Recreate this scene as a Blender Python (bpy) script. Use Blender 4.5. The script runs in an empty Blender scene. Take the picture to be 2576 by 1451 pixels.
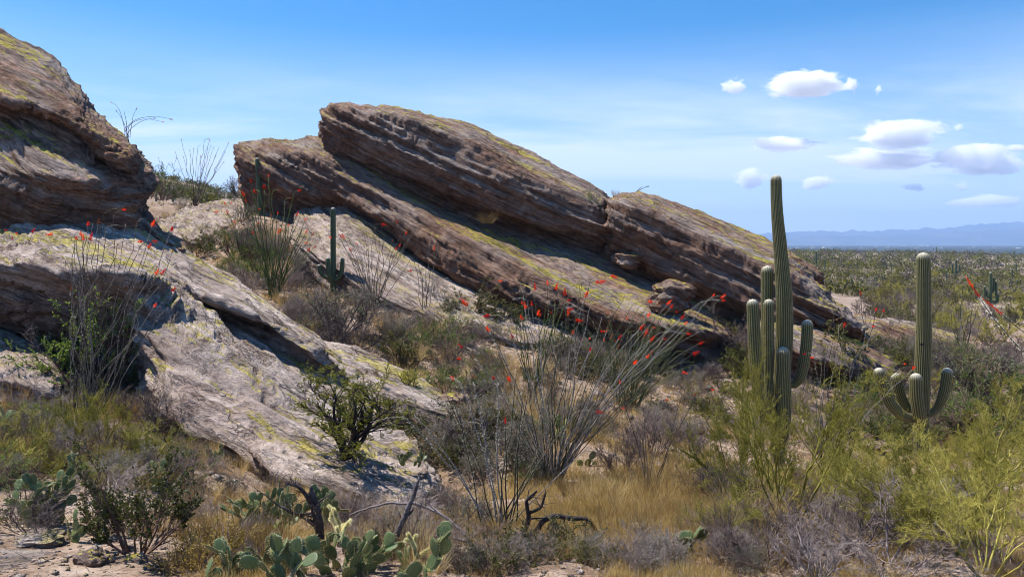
import bpy, math, random
import numpy as np
from mathutils import Vector, Matrix, Euler

# ------------------------------------------------------------------ camera, sky, sun, exposure
S = bpy.context.scene
COL = S.collection
PITCH = math.atan(113 / 1860.0)
cam_d = bpy.data.cameras.new('camera')
cam_d.sensor_width = 36.0
cam_d.lens = 36.0 * 1860 / 2576
cam_d.clip_start = 0.05
cam_d.clip_end = 60000
cam = bpy.data.objects.new('camera', cam_d)
COL.objects.link(cam)
cam.rotation_euler = (math.pi / 2 - PITCH, 0, 0)
S.camera = cam

SUN = Vector((-0.42, 0.24, 0.87)).normalized()
SUN_EL = math.asin(SUN.z)
SUN_AZ = math.atan2(SUN.x, SUN.y)
S.view_settings.view_transform = 'Standard'
S.view_settings.look = 'None'
S.view_settings.exposure = 0.82
S.view_settings.gamma = 1.0
S.cycles.use_denoising = True
S.cycles.max_bounces = 16
S.cycles.pixel_filter_type = 'BLACKMAN_HARRIS'
S.cycles.filter_width = 1.0
S.cycles.denoising_prefilter = 'ACCURATE'
S.cycles.diffuse_bounces = 3
S.cycles.transparent_max_bounces = 24
S.cycles.volume_bounces = 14
S.cycles.caustics_reflective = False
S.cycles.caustics_refractive = False

W = bpy.data.worlds.new('World')
S.world = W
W.use_nodes = True


class NT:
    """small helper to write node trees"""
    def __init__(s, nt):
        s.nt = nt
        s.n = nt.nodes
        s.l = nt.links

    def new(s, t, **kw):
        nd = s.n.new(t)
        for k, v in kw.items():
            if k.startswith('i_'):
                nd.inputs[k[2:].replace('_', ' ')].default_value = v
            else:
                setattr(nd, k, v)
        return nd

    def set(s, nd, i, v):
        if isinstance(v, bpy.types.NodeSocket):
            s.l.new(v, nd.inputs[i])
        elif v is not None:
            nd.inputs[i].default_value = v

    def math(s, op, a, b=None, c=None, clamp=False):
        nd = s.new('ShaderNodeMath', operation=op)
        nd.use_clamp = clamp
        s.set(nd, 0, a); s.set(nd, 1, b); s.set(nd, 2, c)
        return nd.outputs[0]

    def noise(s, vec, scale, detail=4, rough=0.55, dist=0.0, out='Fac'):
        nd = s.new('ShaderNodeTexNoise')
        if vec is not None:
            s.l.new(vec, nd.inputs['Vector'])
        nd.inputs['Scale'].default_value = scale
        nd.inputs['Detail'].default_value = detail
        nd.inputs['Roughness'].default_value = rough
        nd.inputs['Distortion'].default_value = dist
        return nd.outputs[out]

    def map(s, vec, loc=(0, 0, 0), rot=(0, 0, 0), scale=(1, 1, 1)):
        nd = s.new('ShaderNodeMapping')
        s.l.new(vec, nd.inputs['Vector'])
        nd.inputs['Location'].default_value = loc
        nd.inputs['Rotation'].default_value = rot
        nd.inputs['Scale'].default_value = scale
        return nd.outputs[0]

    def ramp(s, fac, stops, interp='LINEAR'):
        nd = s.new('ShaderNodeValToRGB')
        nd.color_ramp.interpolation = interp
        e = nd.color_ramp.elements
        while len(e) < len(stops):
            e.new(0.5)
        for i, (p, c) in enumerate(stops):
            e[i].position = p
            if not hasattr(c, '__len__'):
                c = (c, c, c)
            e[i].color = (*c, 1)
        s.l.new(fac, nd.inputs[0])
        return nd.outputs[0]

    def mix(s, fac, a, b, mode='MIX'):
        nd = s.new('ShaderNodeMix', data_type='RGBA', blend_type=mode)
        s.set(nd, 0, fac)
        for i, v in ((6, a), (7, b)):
            if isinstance(v, bpy.types.NodeSocket):
                s.l.new(v, nd.inputs[i])
            else:
                nd.inputs[i].default_value = (*v, 1) if len(v) == 3 else v
        return nd.outputs[2]

    def rng(s, v, a, b, c=0.0, d=1.0):
        nd = s.new('ShaderNodeMapRange')
        s.l.new(v, nd.inputs[0])
        nd.inputs[1].default_value = a; nd.inputs[2].default_value = b
        nd.inputs[3].default_value = c; nd.inputs[4].default_value = d
        return nd.outputs[0]


def build_world():
    g = NT(W.node_tree)
    g.n.clear()
    sky = g.new('ShaderNodeTexSky', sky_type='NISHITA')
    sky.sun_disc = False
    sky.sun_elevation = SUN_EL
    sky.sun_rotation = SUN_AZ
    sky.altitude = 900
    sky.air_density = 1.0
    sky.dust_density = 0.6
    sky.ozone_density = 2.2
    tc = g.new('ShaderNodeTexCoord')
    d = tc.outputs['Generated']
    # project the direction on a high flat layer: thin ice cloud, thickening to the horizon
    sep = g.new('ShaderNodeSeparateXYZ')
    g.l.new(d, sep.inputs[0])
    zc = g.math('ADD', g.math('MAXIMUM', sep.outputs[2], 0.0), 0.10)
    cx = g.math('DIVIDE', sep.outputs[0], zc)
    cy = g.math('DIVIDE', sep.outputs[1], zc)
    cmb = g.new('ShaderNodeCombineXYZ')
    g.l.new(cx, cmb.inputs[0]); g.l.new(cy, cmb.inputs[1])
    v = g.map(cmb.outputs[0], loc=(1.3, 0.4, 0), rot=(0, 0, math.radians(-14)), scale=(0.5, 1.0, 1))
    n1 = g.noise(v, 0.62, 6, 0.55, 0.9)
    n2 = g.noise(v, 2.6, 5, 0.6, 0.5)
    cir = g.math('ADD', g.math('MULTIPLY', n1, 0.75), g.math('MULTIPLY', n2, 0.25))
    cir = g.rng(cir, 0.44, 0.64, 0.0, 1.0)
    low = g.rng(sep.outputs[2], 0.26, 0.10, 0.0, 1.0)
    low = g.math('MULTIPLY', g.math('MULTIPLY', low, low), g.math('SUBTRACT', 3.0, g.math('MULTIPLY', low, 2.0)))        # the veil lies low in the sky
    base = g.rng(sep.outputs[2], 0.27, 0.0, 0.0, 0.74)
    fac = g.math('ADD', g.math('MULTIPLY', g.math('MULTIPLY', cir, low), 0.9), base, clamp=True)
    hs = g.new('ShaderNodeHueSaturation')
    hs.inputs['Saturation'].default_value = 1.5
    hs.inputs['Value'].default_value = 1.12
    g.l.new(sky.outputs[0], hs.inputs['Color'])
    col = g.mix(fac, hs.outputs[0], (6.3, 7.3, 9.3))
    bg = g.new('ShaderNodeBackground')
    bg.inputs[1].default_value = 0.083
    g.l.new(col, bg.inputs[0])
    out = g.new('ShaderNodeOutputWorld')
    g.l.new(bg.outputs[0], out.inputs[0])


build_world()

sun_d = bpy.data.lights.new('sun', 'SUN')
sun_d.energy = 4.9
sun_d.angle = math.radians(0.5)
sun_d.color = (1.0, 0.935, 0.85)
sun = bpy.data.objects.new('sun', sun_d)
COL.objects.link(sun)
sun.rotation_euler = SUN.to_track_quat('Z', 'Y').to_euler()
sun.location = (0, 0, 60)

# ------------------------------------------------------------------ coordinates
F = 1860.0
cp, sp = math.cos(PITCH), math.sin(PITCH)


def P(u, v, Y):
    """the point at forward distance Y seen in the direction (u, v) of the 2576-wide photograph"""
    u = np.asarray(u, float); v = np.asarray(v, float); Y = np.asarray(Y, float)
    a = (u - 1288) / F
    c = -(v - 725.5) / F
    y = cp + sp * c
    z = -sp + cp * c
    return np.stack([a / y * Y, Y + 0 * a, z / y * Y], -1)


# ------------------------------------------------------------------ noise
_rs = np.random.RandomState(5)
_perm = _rs.permutation(256)
_perm = np.concatenate([_perm, _perm, _perm])
_grad = _rs.normal(size=(256, 3))
_grad /= np.linalg.norm(_grad, axis=1)[:, None]


def perlin(p):
    p = np.asarray(p, float)
    i = np.floor(p).astype(np.int64)
    f = p - i
    i &= 255
    w = f * f * f * (f * (f * 6 - 15) + 10)
    r = 0
    for dx in (0, 1):
        wx = w[..., 0] if dx else 1 - w[..., 0]
        for dy in (0, 1):
            wy = w[..., 1] if dy else 1 - w[..., 1]
            for dz in (0, 1):
                wz = w[..., 2] if dz else 1 - w[..., 2]
                h = _perm[_perm[_perm[(i[..., 0] + dx) & 255] + ((i[..., 1] + dy) & 255)] + ((i[..., 2] + dz) & 255)]
                gr = _grad[h]
                r = r + wx * wy * wz * (gr[..., 0] * (f[..., 0] - dx) + gr[..., 1] * (f[..., 1] - dy) + gr[..., 2] * (f[..., 2] - dz))
    return r * 1.6


def fbm(p, octaves=4, gain=0.5, lac=2.03):
    a, s, r = 1.0, 1.0, 0
    p = np.asarray(p, float)
    for k in range(octaves):
        r = r + a * perlin(p * s + 17.3 * k)
        a *= gain; s *= lac
    return r


# ------------------------------------------------------------------ terrain height
_ctrl = [
    (0, 1451, 5), (640, 1451, 5), (1288, 1451, 5), (1900, 1451, 5), (2576, 1451, 5),
    (0, 1390, 6), (300, 1300, 7.5), (1288, 1350, 7), (800, 1340, 7.5), (2300, 1300, 9), (1750, 1300, 9.3),
    (1400, 1215, 12), (1000, 1275, 10.3), (800, 1255, 10.4), (1955, 1180, 18), (2320, 1150, 20), (2576, 1180, 16),
    (1700, 950, 28), (1500, 880, 30), (1850, 870, 30), (2100, 990, 26), (850, 735, 32), (690, 750, 28),
    (1050, 810, 29), (1000, 900, 23.5), (300, 1000, 15), (450, 1150, 11), (600, 1210, 10.6), (80, 1000, 15),
    (-300, 950, 16), (1200, 1100, 15), (1150, 1030, 18), (600, 960, 18), (1000, 1270, 13), (750, 1100, 16),
    (450, 900, 20), (600, 560, 40.5), (450, 530, 50), (480, 660, 36), (500, 640, 42), (2300, 880, 43),
    (2500, 950, 30), (2400, 750, 95), (2200, 700, 170), (2576, 800, 66), (2300, 667, 360), (2576, 690, 260),
    (2050, 635, 800), (2300, 637, 800), (2576, 647, 800), (3200, 656, 800), (1600, 633, 800),
    (480, 463, 150), (400, 452, 160), (570, 494, 150), (300, 445, 170), (480, 500, 95), (900, 600, 100), (1400, 690, 60), (650, 540, 110), (1000, 580, 160),
    (800, 560, 250), (420, 520, 300), (0, 460, 150), (-400, 460, 150), (-400, 700, 25), (0, 600, 35),
]
_c = np.array(_ctrl, float)
_p = P(_c[:, 0], _c[:, 1], _c[:, 2])
_extra = [(-3.0, 1.5, -1.85), (0, 1.5, -1.8), (3, 1.5, -1.85), (-2, -1, -1.75), (2, -1, -1.75),
          (-400, 450, 10), (-100, 600, -12), (500, 1400, -24), (1000, 1400, -25), (200, 1400, -24), (-500, 1000, -24), (-100, 1400, -24),           (1500, 1500, -25), (-900, 400, 0), (900, 300, -25), (60, 30, -6.5), (60, 10, -6), (-60, 20, 0), (12, 2.5, -3.0), (-12, 2.5, -2.0)]
_p = np.concatenate([_p, np.array(_extra, float)])
for _az in np.arange(-100, 101, 25):
    for _r in (2500, 6000, 16000, 40000):
        _p = np.concatenate([_p, [[_r * math.sin(math.radians(_az)), _r * math.cos(math.radians(_az)), -25]]])
for _az in (-100, 100):
    for _r, _z in ((3, -1.9), (10, -2.4), (40, -3), (150, -4)):
        _p = np.concatenate([_p, [[_r * math.sin(math.radians(_az)), _r * math.cos(math.radians(_az)), _z]]])


def _q(x, y):
    r = np.sqrt(x * x + y * y) + 0.3
    return np.stack([np.arctan2(x, y) * 1.3, np.log(r)], -1)


_Q = _q(_p[:, 0], _p[:, 1])
_K = np.sqrt(((_Q[:, None] - _Q[None]) ** 2).sum(-1) + 0.0036)
_Z = _p[:, 2]
_n = len(_Z)
_A = np.block([[_K + 0.002 * np.eye(_n), np.ones((_n, 1))], [np.ones((1, _n)), np.zeros((1, 1))]])
_wt = np.linalg.solve(_A, np.concatenate([_Z, [0]]))


def H(x, y):
    """ground height"""
    x = np.asarray(x, float); y = np.asarray(y, float)
    sh = x.shape
    x = x.ravel(); y = y.ravel()
    out = np.empty_like(x)
    for a in range(0, len(x), 40000):
        xs, ys = x[a:a + 40000], y[a:a + 40000]
        q = _q(xs, ys)
        k = np.sqrt(((q[:, None] - _Q[None]) ** 2).sum(-1) + 0.0036)
        h = k @ _wt[:-1] + _wt[-1]
        r = np.sqrt(xs * xs + ys * ys)
        z0 = np.zeros_like(xs)
        h = h + 0.10 * fbm(np.stack([xs * .55, ys * .55, z0], -1), 3) + np.clip(r / 500, 0, 1) * 0.9 * fbm(np.stack([xs * .02, ys * .02, z0 + 3], -1), 3) * (r < 1600)
        out[a:a + 40000] = h
    return out.reshape(sh)


def ground(u, v):
    """where the ray of (u, v) first meets the ground"""
    Y = np.concatenate([np.arange(3.5, 60, 0.1), np.arange(60, 700, 1.0)])
    p = P(np.full_like(Y, u), np.full_like(Y, v), Y)
    h = H(p[:, 0], p[:, 1])
    k = np.nonzero(p[:, 2] < h)[0]
    k = k[0] if len(k) else len(Y) - 1
    return Vector((p[k, 0], p[k, 1], h[k]))


# ------------------------------------------------------------------ object helpers
def tag(o, label, cat, group=None, kind=None):
    if label: o['label'] = label
    if cat: o['category'] = cat
    if group: o['group'] = group
    if kind: o['kind'] = kind
    return o


def empty(name, loc, label, cat, group=None, kind=None, rz=0.0):
    o = bpy.data.objects.new(name, None)
    COL.objects.link(o)
    o.location = loc
    o.rotation_euler = (0, 0, rz)
    o.empty_display_size = 0.2
    return tag(o, label, cat, group, kind)


def mesh(name, V, Fs, mats, smooth=False, midx=None, attr=None):
    """V (n,3); Fs one array (m,k) or a list of such arrays"""
    if not isinstance(Fs, (list, tuple)):
        Fs = [Fs]
    Fs = [np.asarray(f, np.int32) for f in Fs if len(f)]
    me = bpy.data.meshes.new(name)
    V = np.ascontiguousarray(V, np.float32)
    me.vertices.add(len(V))
    me.vertices.foreach_set('co', V.ravel())
    nl = sum(f.size for f in Fs)
    npoly = sum(len(f) for f in Fs)
    me.loops.add(nl)
    me.loops.foreach_set('vertex_index', np.concatenate([f.ravel() for f in Fs]))
    me.polygons.add(npoly)
    tot = np.concatenate([np.full(len(f), f.shape[1], np.int32) for f in Fs])
    st = np.concatenate([[0], np.cumsum(tot)[:-1]]).astype(np.int32)
    me.polygons.foreach_set('loop_start', st)
    me.polygons.foreach_set('loop_total', tot)
    if midx is not None:
        me.polygons.foreach_set('material_index', np.asarray(midx, np.int32))
    if smooth:
        me.polygons.foreach_set('use_smooth', np.ones(npoly, bool))
    if attr is not None:
        for k, a in attr.items():
            at = me.attributes.new(k, 'FLOAT', 'POINT')
            at.data.foreach_set('value', np.ascontiguousarray(a, np.float32))
    me.update(calc_edges=True)
    me.validate()
    for m in (mats if isinstance(mats, (list, tuple)) else [mats]):
        me.materials.append(m)
    return me


def add(name, me, parent=None, loc=(0, 0, 0), rot=(0, 0, 0), scale=(1, 1, 1)):
    o = bpy.data.objects.new(name, me)
    COL.objects.link(o)
    if parent: o.parent = parent
    o.location = loc
    o.rotation_euler = rot
    o.scale = scale
    return o


def copy_tree(o, parent=None):
    c = o.copy()
    COL.objects.link(c)
    c.parent = parent
    for ch in list(o.children):
        copy_tree(ch, c)
    return c


def seg_prisms(A, B, ra, rb, sides=3):
    """tapered sticks A->B, vectorised"""
    A = np.asarray(A, float); B = np.asarray(B, float)
    n = len(A)
    d = B - A
    L = np.linalg.norm(d, axis=1, keepdims=True) + 1e-9
    d = d / L
    ref = np.where(np.abs(d[:, 2:3]) > 0.9, np.array([[1.0, 0, 0]]), np.array([[0, 0, 1.0]]))
    x = np.cross(d, ref); x /= np.linalg.norm(x, axis=1, keepdims=True)
    y = np.cross(d, x)
    th = np.arange(sides) * 2 * math.pi / sides
    c = np.cos(th)[None, :, None]; s = np.sin(th)[None, :, None]
    ring = x[:, None] * c + y[:, None] * s
    ra = np.broadcast_to(ra, (n,))[:, None, None]; rb = np.broadcast_to(rb, (n,))[:, None, None]
    V = np.concatenate([A[:, None] + ring * ra, B[:, None] + ring * rb], 1).reshape(-1, 3)
    b = np.arange(n)[:, None] * 2 * sides
    k = np.arange(sides); k2 = (k + 1) % sides
    Q = np.stack([k, k2, k2 + sides, k + sides], -1)
    Fq = (b[:, :, None] + Q[None]).reshape(-1, 4)
    return V, Fq


def tube(pts, rad, sides=6, cap=True):
    """one smooth tapered tube along pts"""
    pts = np.asarray(pts, float)
    n = len(pts)
    rad = np.broadcast_to(rad, (n,)).astype(float)
    t = np.gradient(pts, axis=0)
    t /= np.linalg.norm(t, axis=1, keepdims=True) + 1e-9
    ref = np.array([0.13, 0.95, 0.28]) if abs(t[0][1]) < 0.8 else np.array([1.0, 0, 0.1])
    X = []
    x = np.cross(t[0], ref); x /= np.linalg.norm(x)
    for i in range(n):
        x = x - t[i] * np.dot(x, t[i]); x /= np.linalg.norm(x) + 1e-9
        X.append(x)
    X = np.array(X); Yv = np.cross(t, X)
    th = np.arange(sides) * 2 * math.pi / sides
    V = (pts[:, None] + (X[:, None] * np.cos(th)[None, :, None] + Yv[:, None] * np.sin(th)[None, :, None]) * rad[:, None, None]).reshape(-1, 3)
    k = np.arange(sides); k2 = (k + 1) % sides
    Q = np.stack([k, k2, k2 + sides, k + sides], -1)
    Fq = (np.arange(n - 1)[:, None, None] * sides + Q[None]).reshape(-1, 4)
    Fl = [Fq]
    if cap:
        V = np.concatenate([V, pts[-1:], pts[:1]])
        Fl.append(np.stack([k + (n - 1) * sides, k2 + (n - 1) * sides, np.full(sides, n * sides)], -1))
        Fl.append(np.stack([k2, k, np.full(sides, n * sides + 1)], -1))
    return V, Fl


class Acc:
    """collects geometry pieces into one mesh"""
    def __init__(s):
        s.V = []; s.F = {}; s.M = {}; s.n = 0; s.at = []

    def add(s, V, Fl, mat=0, a=None):
        if not isinstance(Fl, (list, tuple)): Fl = [Fl]
        s.V.append(np.asarray(V, float))
        for f in Fl:
            if len(f) == 0: continue
            f = np.asarray(f) + s.n
            s.F.setdefault(f.shape[1], []).append(f)
            s.M.setdefault(f.shape[1], []).append(np.full(len(f), mat))
        s.at.append(np.zeros(len(V)) if a is None else np.broadcast_to(a, (len(V),)))
        s.n += len(V)

    def mesh(s, name, mats, smooth=False, attr=None):
        ks = sorted(s.F)
        return mesh(name, np.concatenate(s.V), [np.concatenate(s.F[k]) for k in ks], mats, smooth,
                    np.concatenate([np.concatenate(s.M[k]) for k in ks]),
                    {attr: np.concatenate(s.at)} if attr else None)


def leaf_quads(C, A, B):
    """small diamond leaves: base C, length vector A, half width vector B"""
    V = np.stack([C, C + A * .45 + B, C + A, C + A * .45 - B], 1).reshape(-1, 3)
    Fq = np.arange(len(C) * 4).reshape(-1, 4)
    return V, Fq


def rdir(rng, n):
    d = rng.normal(size=(n, 3))
    return d / np.linalg.norm(d, axis=1, keepdims=True)
# ------------------------------------------------------------------ materials
def mat(name, rough=0.9, spec=0.2):
    m = bpy.data.materials.new(name)
    m.use_nodes = True
    g = NT(m.node_tree)
    b = g.n['Principled BSDF']
    b.inputs['Roughness'].default_value = rough
    b.inputs['Specular IOR Level'].default_value = spec
    return m, g, b


def bed(t, up):
    t = np.array(t, float); t /= np.linalg.norm(t)
    s = np.array(up, float); s -= t * (s @ t); s /= np.linalg.norm(s)
    return t, np.cross(s, t), s


BED_MAIN = bed((0.80, -0.42, -0.40), (0.30, -0.12, 0.93))
BED_LEFT = bed((0.86, -0.42, -0.33), (0.25, -0.25, 0.92))
BED_DOME = bed((0.86, -0.25, -0.42), (0.30, -0.20, 0.93))


def bed_coords(g, B3):
    BT1, BT2, BS = B3
    geo = g.new('ShaderNodeNewGeometry')
    cmb = g.new('ShaderNodeCombineXYZ')
    for i, ax in enumerate((BT1, BT2, BS)):
        nd = g.new('ShaderNodeVectorMath', operation='DOT_PRODUCT')
        g.l.new(geo.outputs['Position'], nd.inputs[0])
        nd.inputs[1].default_value = tuple(ax)
        g.l.new(nd.outputs['Value'], cmb.inputs[i])
    return geo, cmb.outputs[0]


def make_rock_mat(name, pale=1.0, lichen=1.0, fine=1.0, varnish=1.0, B3=BED_MAIN, brown=0.2, lt=0.0):
    m, g, b = mat(name, 0.93, 0.15)
    geo, bc = bed_coords(g, B3)
    pos = geo.outputs['Position']
    st = g.map(bc, scale=(0.16, 0.5, 2.8))
    st2 = g.map(bc, scale=(0.55, 1.5, 9.0))
    n_str = g.noise(st, 1.0, 5, 0.6, 0.2)
    n_str2 = g.noise(st2, 1.0, 7, 0.68, 0.08)
    n_big = g.noise(pos, 0.35, 5, 0.6, 0.3)
    n_mid = g.noise(pos, 2.2, 6, 0.65, 0.2)
    n_fin = g.noise(pos, 14.0 * fine, 6, 0.7)
    a = (0.42 * pale, 0.345 * pale, 0.30 * pale)
    c = (0.25 * pale, 0.185 * pale, 0.16 * pale)
    w = (0.63 * pale, 0.565 * pale, 0.52 * pale)
    col = g.ramp(g.math('ADD', g.math('MULTIPLY', n_str, 0.6), g.math('MULTIPLY', n_mid, 0.4)),
                 [(0.30, c), (0.47, a), (0.60, (0.52 * pale, 0.445 * pale, 0.395 * pale)), (0.75, w)])
    # dark seams along the bedding
    seam = g.ramp(n_str2, [(0.36, (0.22, 0.18, 0.165)), (0.46, (0.82, 0.79, 0.76)), (0.56, (1.0, 1.0, 1.0)), (0.7, (1.1, 1.1, 1.1))])
    col = g.mix(0.85, col, seam, 'MULTIPLY')
    # elongated plates between joints, each a little higher or lower than the next
    dn = g.new('ShaderNodeTexNoise'); g.l.new(pos, dn.inputs['Vector']); dn.inputs['Scale'].default_value = 1.1; dn.inputs['Detail'].default_value = 5
    pv = g.new('ShaderNodeVectorMath', operation='MULTIPLY_ADD')
    g.l.new(dn.outputs['Color'], pv.inputs[0]); pv.inputs[1].default_value = (0.5, 0.5, 0.5)
    g.l.new(g.map(bc, scale=(0.24, 1.6, 4.2)), pv.inputs[2])
    plates, edges = [], []
    for sc_ in (0.9, 2.6):
        vo = g.new('ShaderNodeTexVoronoi', feature='F1'); vo.inputs['Scale'].default_value = sc_
        ve = g.new('ShaderNodeTexVoronoi', feature='DISTANCE_TO_EDGE'); ve.inputs['Scale'].default_value = sc_
        g.l.new(pv.outputs[0], vo.inputs['Vector']); g.l.new(pv.outputs[0], ve.inputs['Vector'])
        sp_ = g.new('ShaderNodeSeparateColor'); g.l.new(vo.outputs['Color'], sp_.inputs[0])
        plates.append(sp_.outputs[0]); edges.append(g.rng(ve.outputs['Distance'], 0.0, 0.05, 0.0, 1.0))
    emask = g.rng(g.noise(pos, 0.7, 4, 0.6), 0.40, 0.50, 0.0, 1.0)
    edge = g.math('MAXIMUM', g.math('MULTIPLY', edges[0], edges[1]), emask)
    col = g.mix(1.0, col, g.mix(edge, (0.52, 0.47, 0.44), (1, 1, 1)), 'MULTIPLY')
    tone = g.rng(plates[0], 0, 1, 0.84, 1.14)
    tcc = g.new('ShaderNodeCombineColor')
    for i in range(3): g.l.new(tone, tcc.inputs[i])
    col = g.mix(1.0, col, tcc.outputs[0], 'MULTIPLY')
    # brown desert varnish and iron stain on the broken, overhanging faces
    sep = g.new('ShaderNodeSeparateXYZ')
    g.l.new(geo.outputs['Normal'], sep.inputs[0])
    steep = g.rng(sep.outputs[2], 0.62, 0.12, 0.0, 1.0)
    vfac = g.math('MULTIPLY', steep, g.rng(n_big, 0.30, 0.58, 0.5, 1.0), clamp=True)
    vn = g.ramp(g.math('ADD', g.math('MULTIPLY', n_mid, 0.5), g.math('MULTIPLY', n_str2, 0.5)),
                [(0.34, (0.065, 0.028, 0.017)), (0.45, (0.17, 0.080, 0.045)), (0.54, (0.30, 0.155, 0.092)), (0.68, (0.50, 0.34, 0.25))])
    bfac = g.math('MULTIPLY', g.rng(g.noise(g.map(bc, scale=(0.3, 0.6, 0.7)), 0.9, 5, 0.6, 0.5), 0.38, 0.60, 0.0, 1.0), brown)
    col = g.mix(g.math('MAXIMUM', g.math('MULTIPLY', vfac, min(0.95, 0.88 * varnish)), bfac), col, vn)
    # dark grey-brown stain on top surfaces
    stain = g.rng(g.noise(g.map(bc, scale=(0.5, 0.8, 0.8)), 1.3, 6, 0.62, 0.4), 0.54, 0.66, 0.0, 0.75)
    col = g.mix(stain, col, (0.17, 0.135, 0.12))
    # lichen
    lv = g.map(bc, scale=(0.22, 1.6, 1.9))
    l1 = g.noise(lv, 0.8, 5, 0.6, 0.2)
    l2 = g.noise(g.map(bc, scale=(1.1, 5.5, 7.5)), 1.3, 7, 0.76, 0.1)
    lf = g.math('ADD', g.math('MULTIPLY', l1, 0.42), g.math('MULTIPLY', l2, 0.58))
    up = g.rng(sep.outputs[2], 0.30, 0.85, -0.16, 0.03)
    lf = g.rng(g.math('ADD', lf, up), 0.548 + lt, 0.572 + lt, 0.0, min(1.0, 0.9 * lichen))
    lcol = g.mix(g.rng(n_fin, 0.35, 0.65), (0.36, 0.29, 0.03), (0.50, 0.44, 0.10))
    lcol = g.mix(g.rng(n_mid, 0.50, 0.62), lcol, (0.26, 0.21, 0.05))
    col = g.mix(lf, col, lcol)
    col = g.mix(0.55, col, g.ramp(n_fin, [(0.3, (0.55, 0.54, 0.53)), (0.5, (1.0, 1.0, 1.0)), (0.7, (1.32, 1.3, 1.3))]), 'MULTIPLY')
    g.l.new(col, b.inputs['Base Color'])
    # relief
    h = g.math('ADD', g.math('MULTIPLY', n_str2, 0.15), g.math('MULTIPLY', n_fin, 0.018))
    h = g.math('ADD', h, g.math('MULTIPLY', g.noise(g.map(bc, scale=(1.1, 4.5, 24)), 1.0, 7, 0.68, 0.05), 0.085))
    h = g.math('ADD', h, g.math('MULTIPLY', n_mid, 0.04))
    h = g.math('ADD', h, g.math('ADD', g.math('MULTIPLY', plates[0], 0.055), g.math('MULTIPLY', plates[1], 0.028)))
    h = g.math('ADD', h, g.math('MULTIPLY', edge, 0.04))
    cn = g.noise(g.map(bc, scale=(0.28, 1.4, 2.8)), 1.5, 6, 0.62, 0.35)
    crack = g.rng(g.math('ABSOLUTE', g.math('SUBTRACT', cn, 0.5)), 0.0, 0.018, 0.0, 1.0)
    msk = g.rng(g.noise(pos, 0.9, 3, 0.5), 0.45, 0.6, 0.0, 1.0)
    h = g.math('ADD', h, g.math('MULTIPLY', g.math('MAXIMUM', crack, msk), 0.07))
    bp = g.new('ShaderNodeBump')
    bp.inputs['Strength'].default_value = 1.0
    bp.inputs['Distance'].default_value = 1.6
    g.l.new(h, bp.inputs['Height'])
    g.l.new(bp.outputs[0], b.inputs['Normal'])
    return m


M_ROCK = make_rock_mat('schist', 0.88, 1.2, brown=0.8, lt=0.013)
M_ROCK_PALE = make_rock_mat('pale_schist', 1.2, 0.6, varnish=0.45)
M_ROCK_LEFT = make_rock_mat('pale_streaked_schist', 1.14, 0.9, varnish=0.6, B3=BED_LEFT, brown=0.12)
M_ROCK_DARK = make_rock_mat('dark_schist', 0.88, 1.3, varnish=1.15, brown=0.8)
M_ROCK_DOME = make_rock_mat('dark_dome_schist', 0.84, 1.0, varnish=1.1, B3=BED_DOME, brown=0.85)


def make_ground_mat():
    m, g, b = mat('desert_ground', 0.97, 0.1)
    geo = g.new('ShaderNodeNewGeometry')
    pos = geo.outputs['Position']
    n1 = g.noise(pos, 0.5, 5, 0.6, 0.3)
    n2 = g.noise(pos, 4.0, 6, 0.68)
    n3 = g.noise(pos, 38.0, 5, 0.7)
    nf = g.noise(pos, 0.03, 6, 0.7, 0.4)
    near = g.ramp(g.math('ADD', g.math('MULTIPLY', n1, 0.4), g.math('MULTIPLY', n2, 0.6)),
                  [(0.33, (0.10, 0.065, 0.042)), (0.46, (0.21, 0.145, 0.10)), (0.56, (0.33, 0.25, 0.19)), (0.68, (0.47, 0.39, 0.33))])
    near = g.mix(0.6, near, g.ramp(n3, [(0.3, (0.5, 0.48, 0.46)), (0.5, (1, 1, 1)), (0.72, (1.4, 1.38, 1.36))]), 'MULTIPLY')
    far = g.ramp(nf, [(0.36, (0.13, 0.12, 0.05)), (0.50, (0.22, 0.17, 0.12)), (0.62, (0.36, 0.29, 0.24))])
    # bare pale gravel on the flats beyond the hollow, dark scrub cover on the valley floor
    sep = g.new('ShaderNodeSeparateXYZ'); g.l.new(pos, sep.inputs[0])
    fl = g.ramp(g.noise(pos, 0.12, 8, 0.72, 0.2), [(0.36, (0.12, 0.095, 0.06)), (0.47, (0.19, 0.145, 0.105)), (0.55, (0.29, 0.225, 0.185)), (0.64, (0.38, 0.31, 0.27))])
    col = g.mix(g.rng(sep.outputs[1], 40, 90, 0, 1), near, fl)
    t2 = g.rng(sep.outputs[1], 900, 1300, 0.0, 1.0)
    nv = g.noise(g.map(pos, scale=(0.25, 0.05, 1)), 0.02, 8, 0.75)
    valley = g.ramp(nv, [(0.36, (0.020, 0.030, 0.028)), (0.54, (0.035, 0.045, 0.04)), (0.66, (0.10, 0.09, 0.08))])
    pale = g.rng(g.math('ADD', sep.outputs[1], g.math('MULTIPLY', nv, 1500)), 11300, 12000, 0.0, 1.0)
    valley = g.mix(pale, valley, (0.22, 0.17, 0.15))
    col = g.mix(t2, col, valley)
    g.l.new(col, b.inputs['Base Color'])
    h = g.math('ADD', g.math('MULTIPLY', n2, 0.06), g.math('MULTIPLY', n3, 0.012))
    bp = g.new('ShaderNodeBump'); bp.inputs['Strength'].default_value = 0.9; bp.inputs['Distance'].default_value = 1.0
    g.l.new(h, bp.inputs['Height']); g.l.new(bp.outputs[0], b.inputs['Normal'])
    return m


M_GROUND = make_ground_mat()

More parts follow.
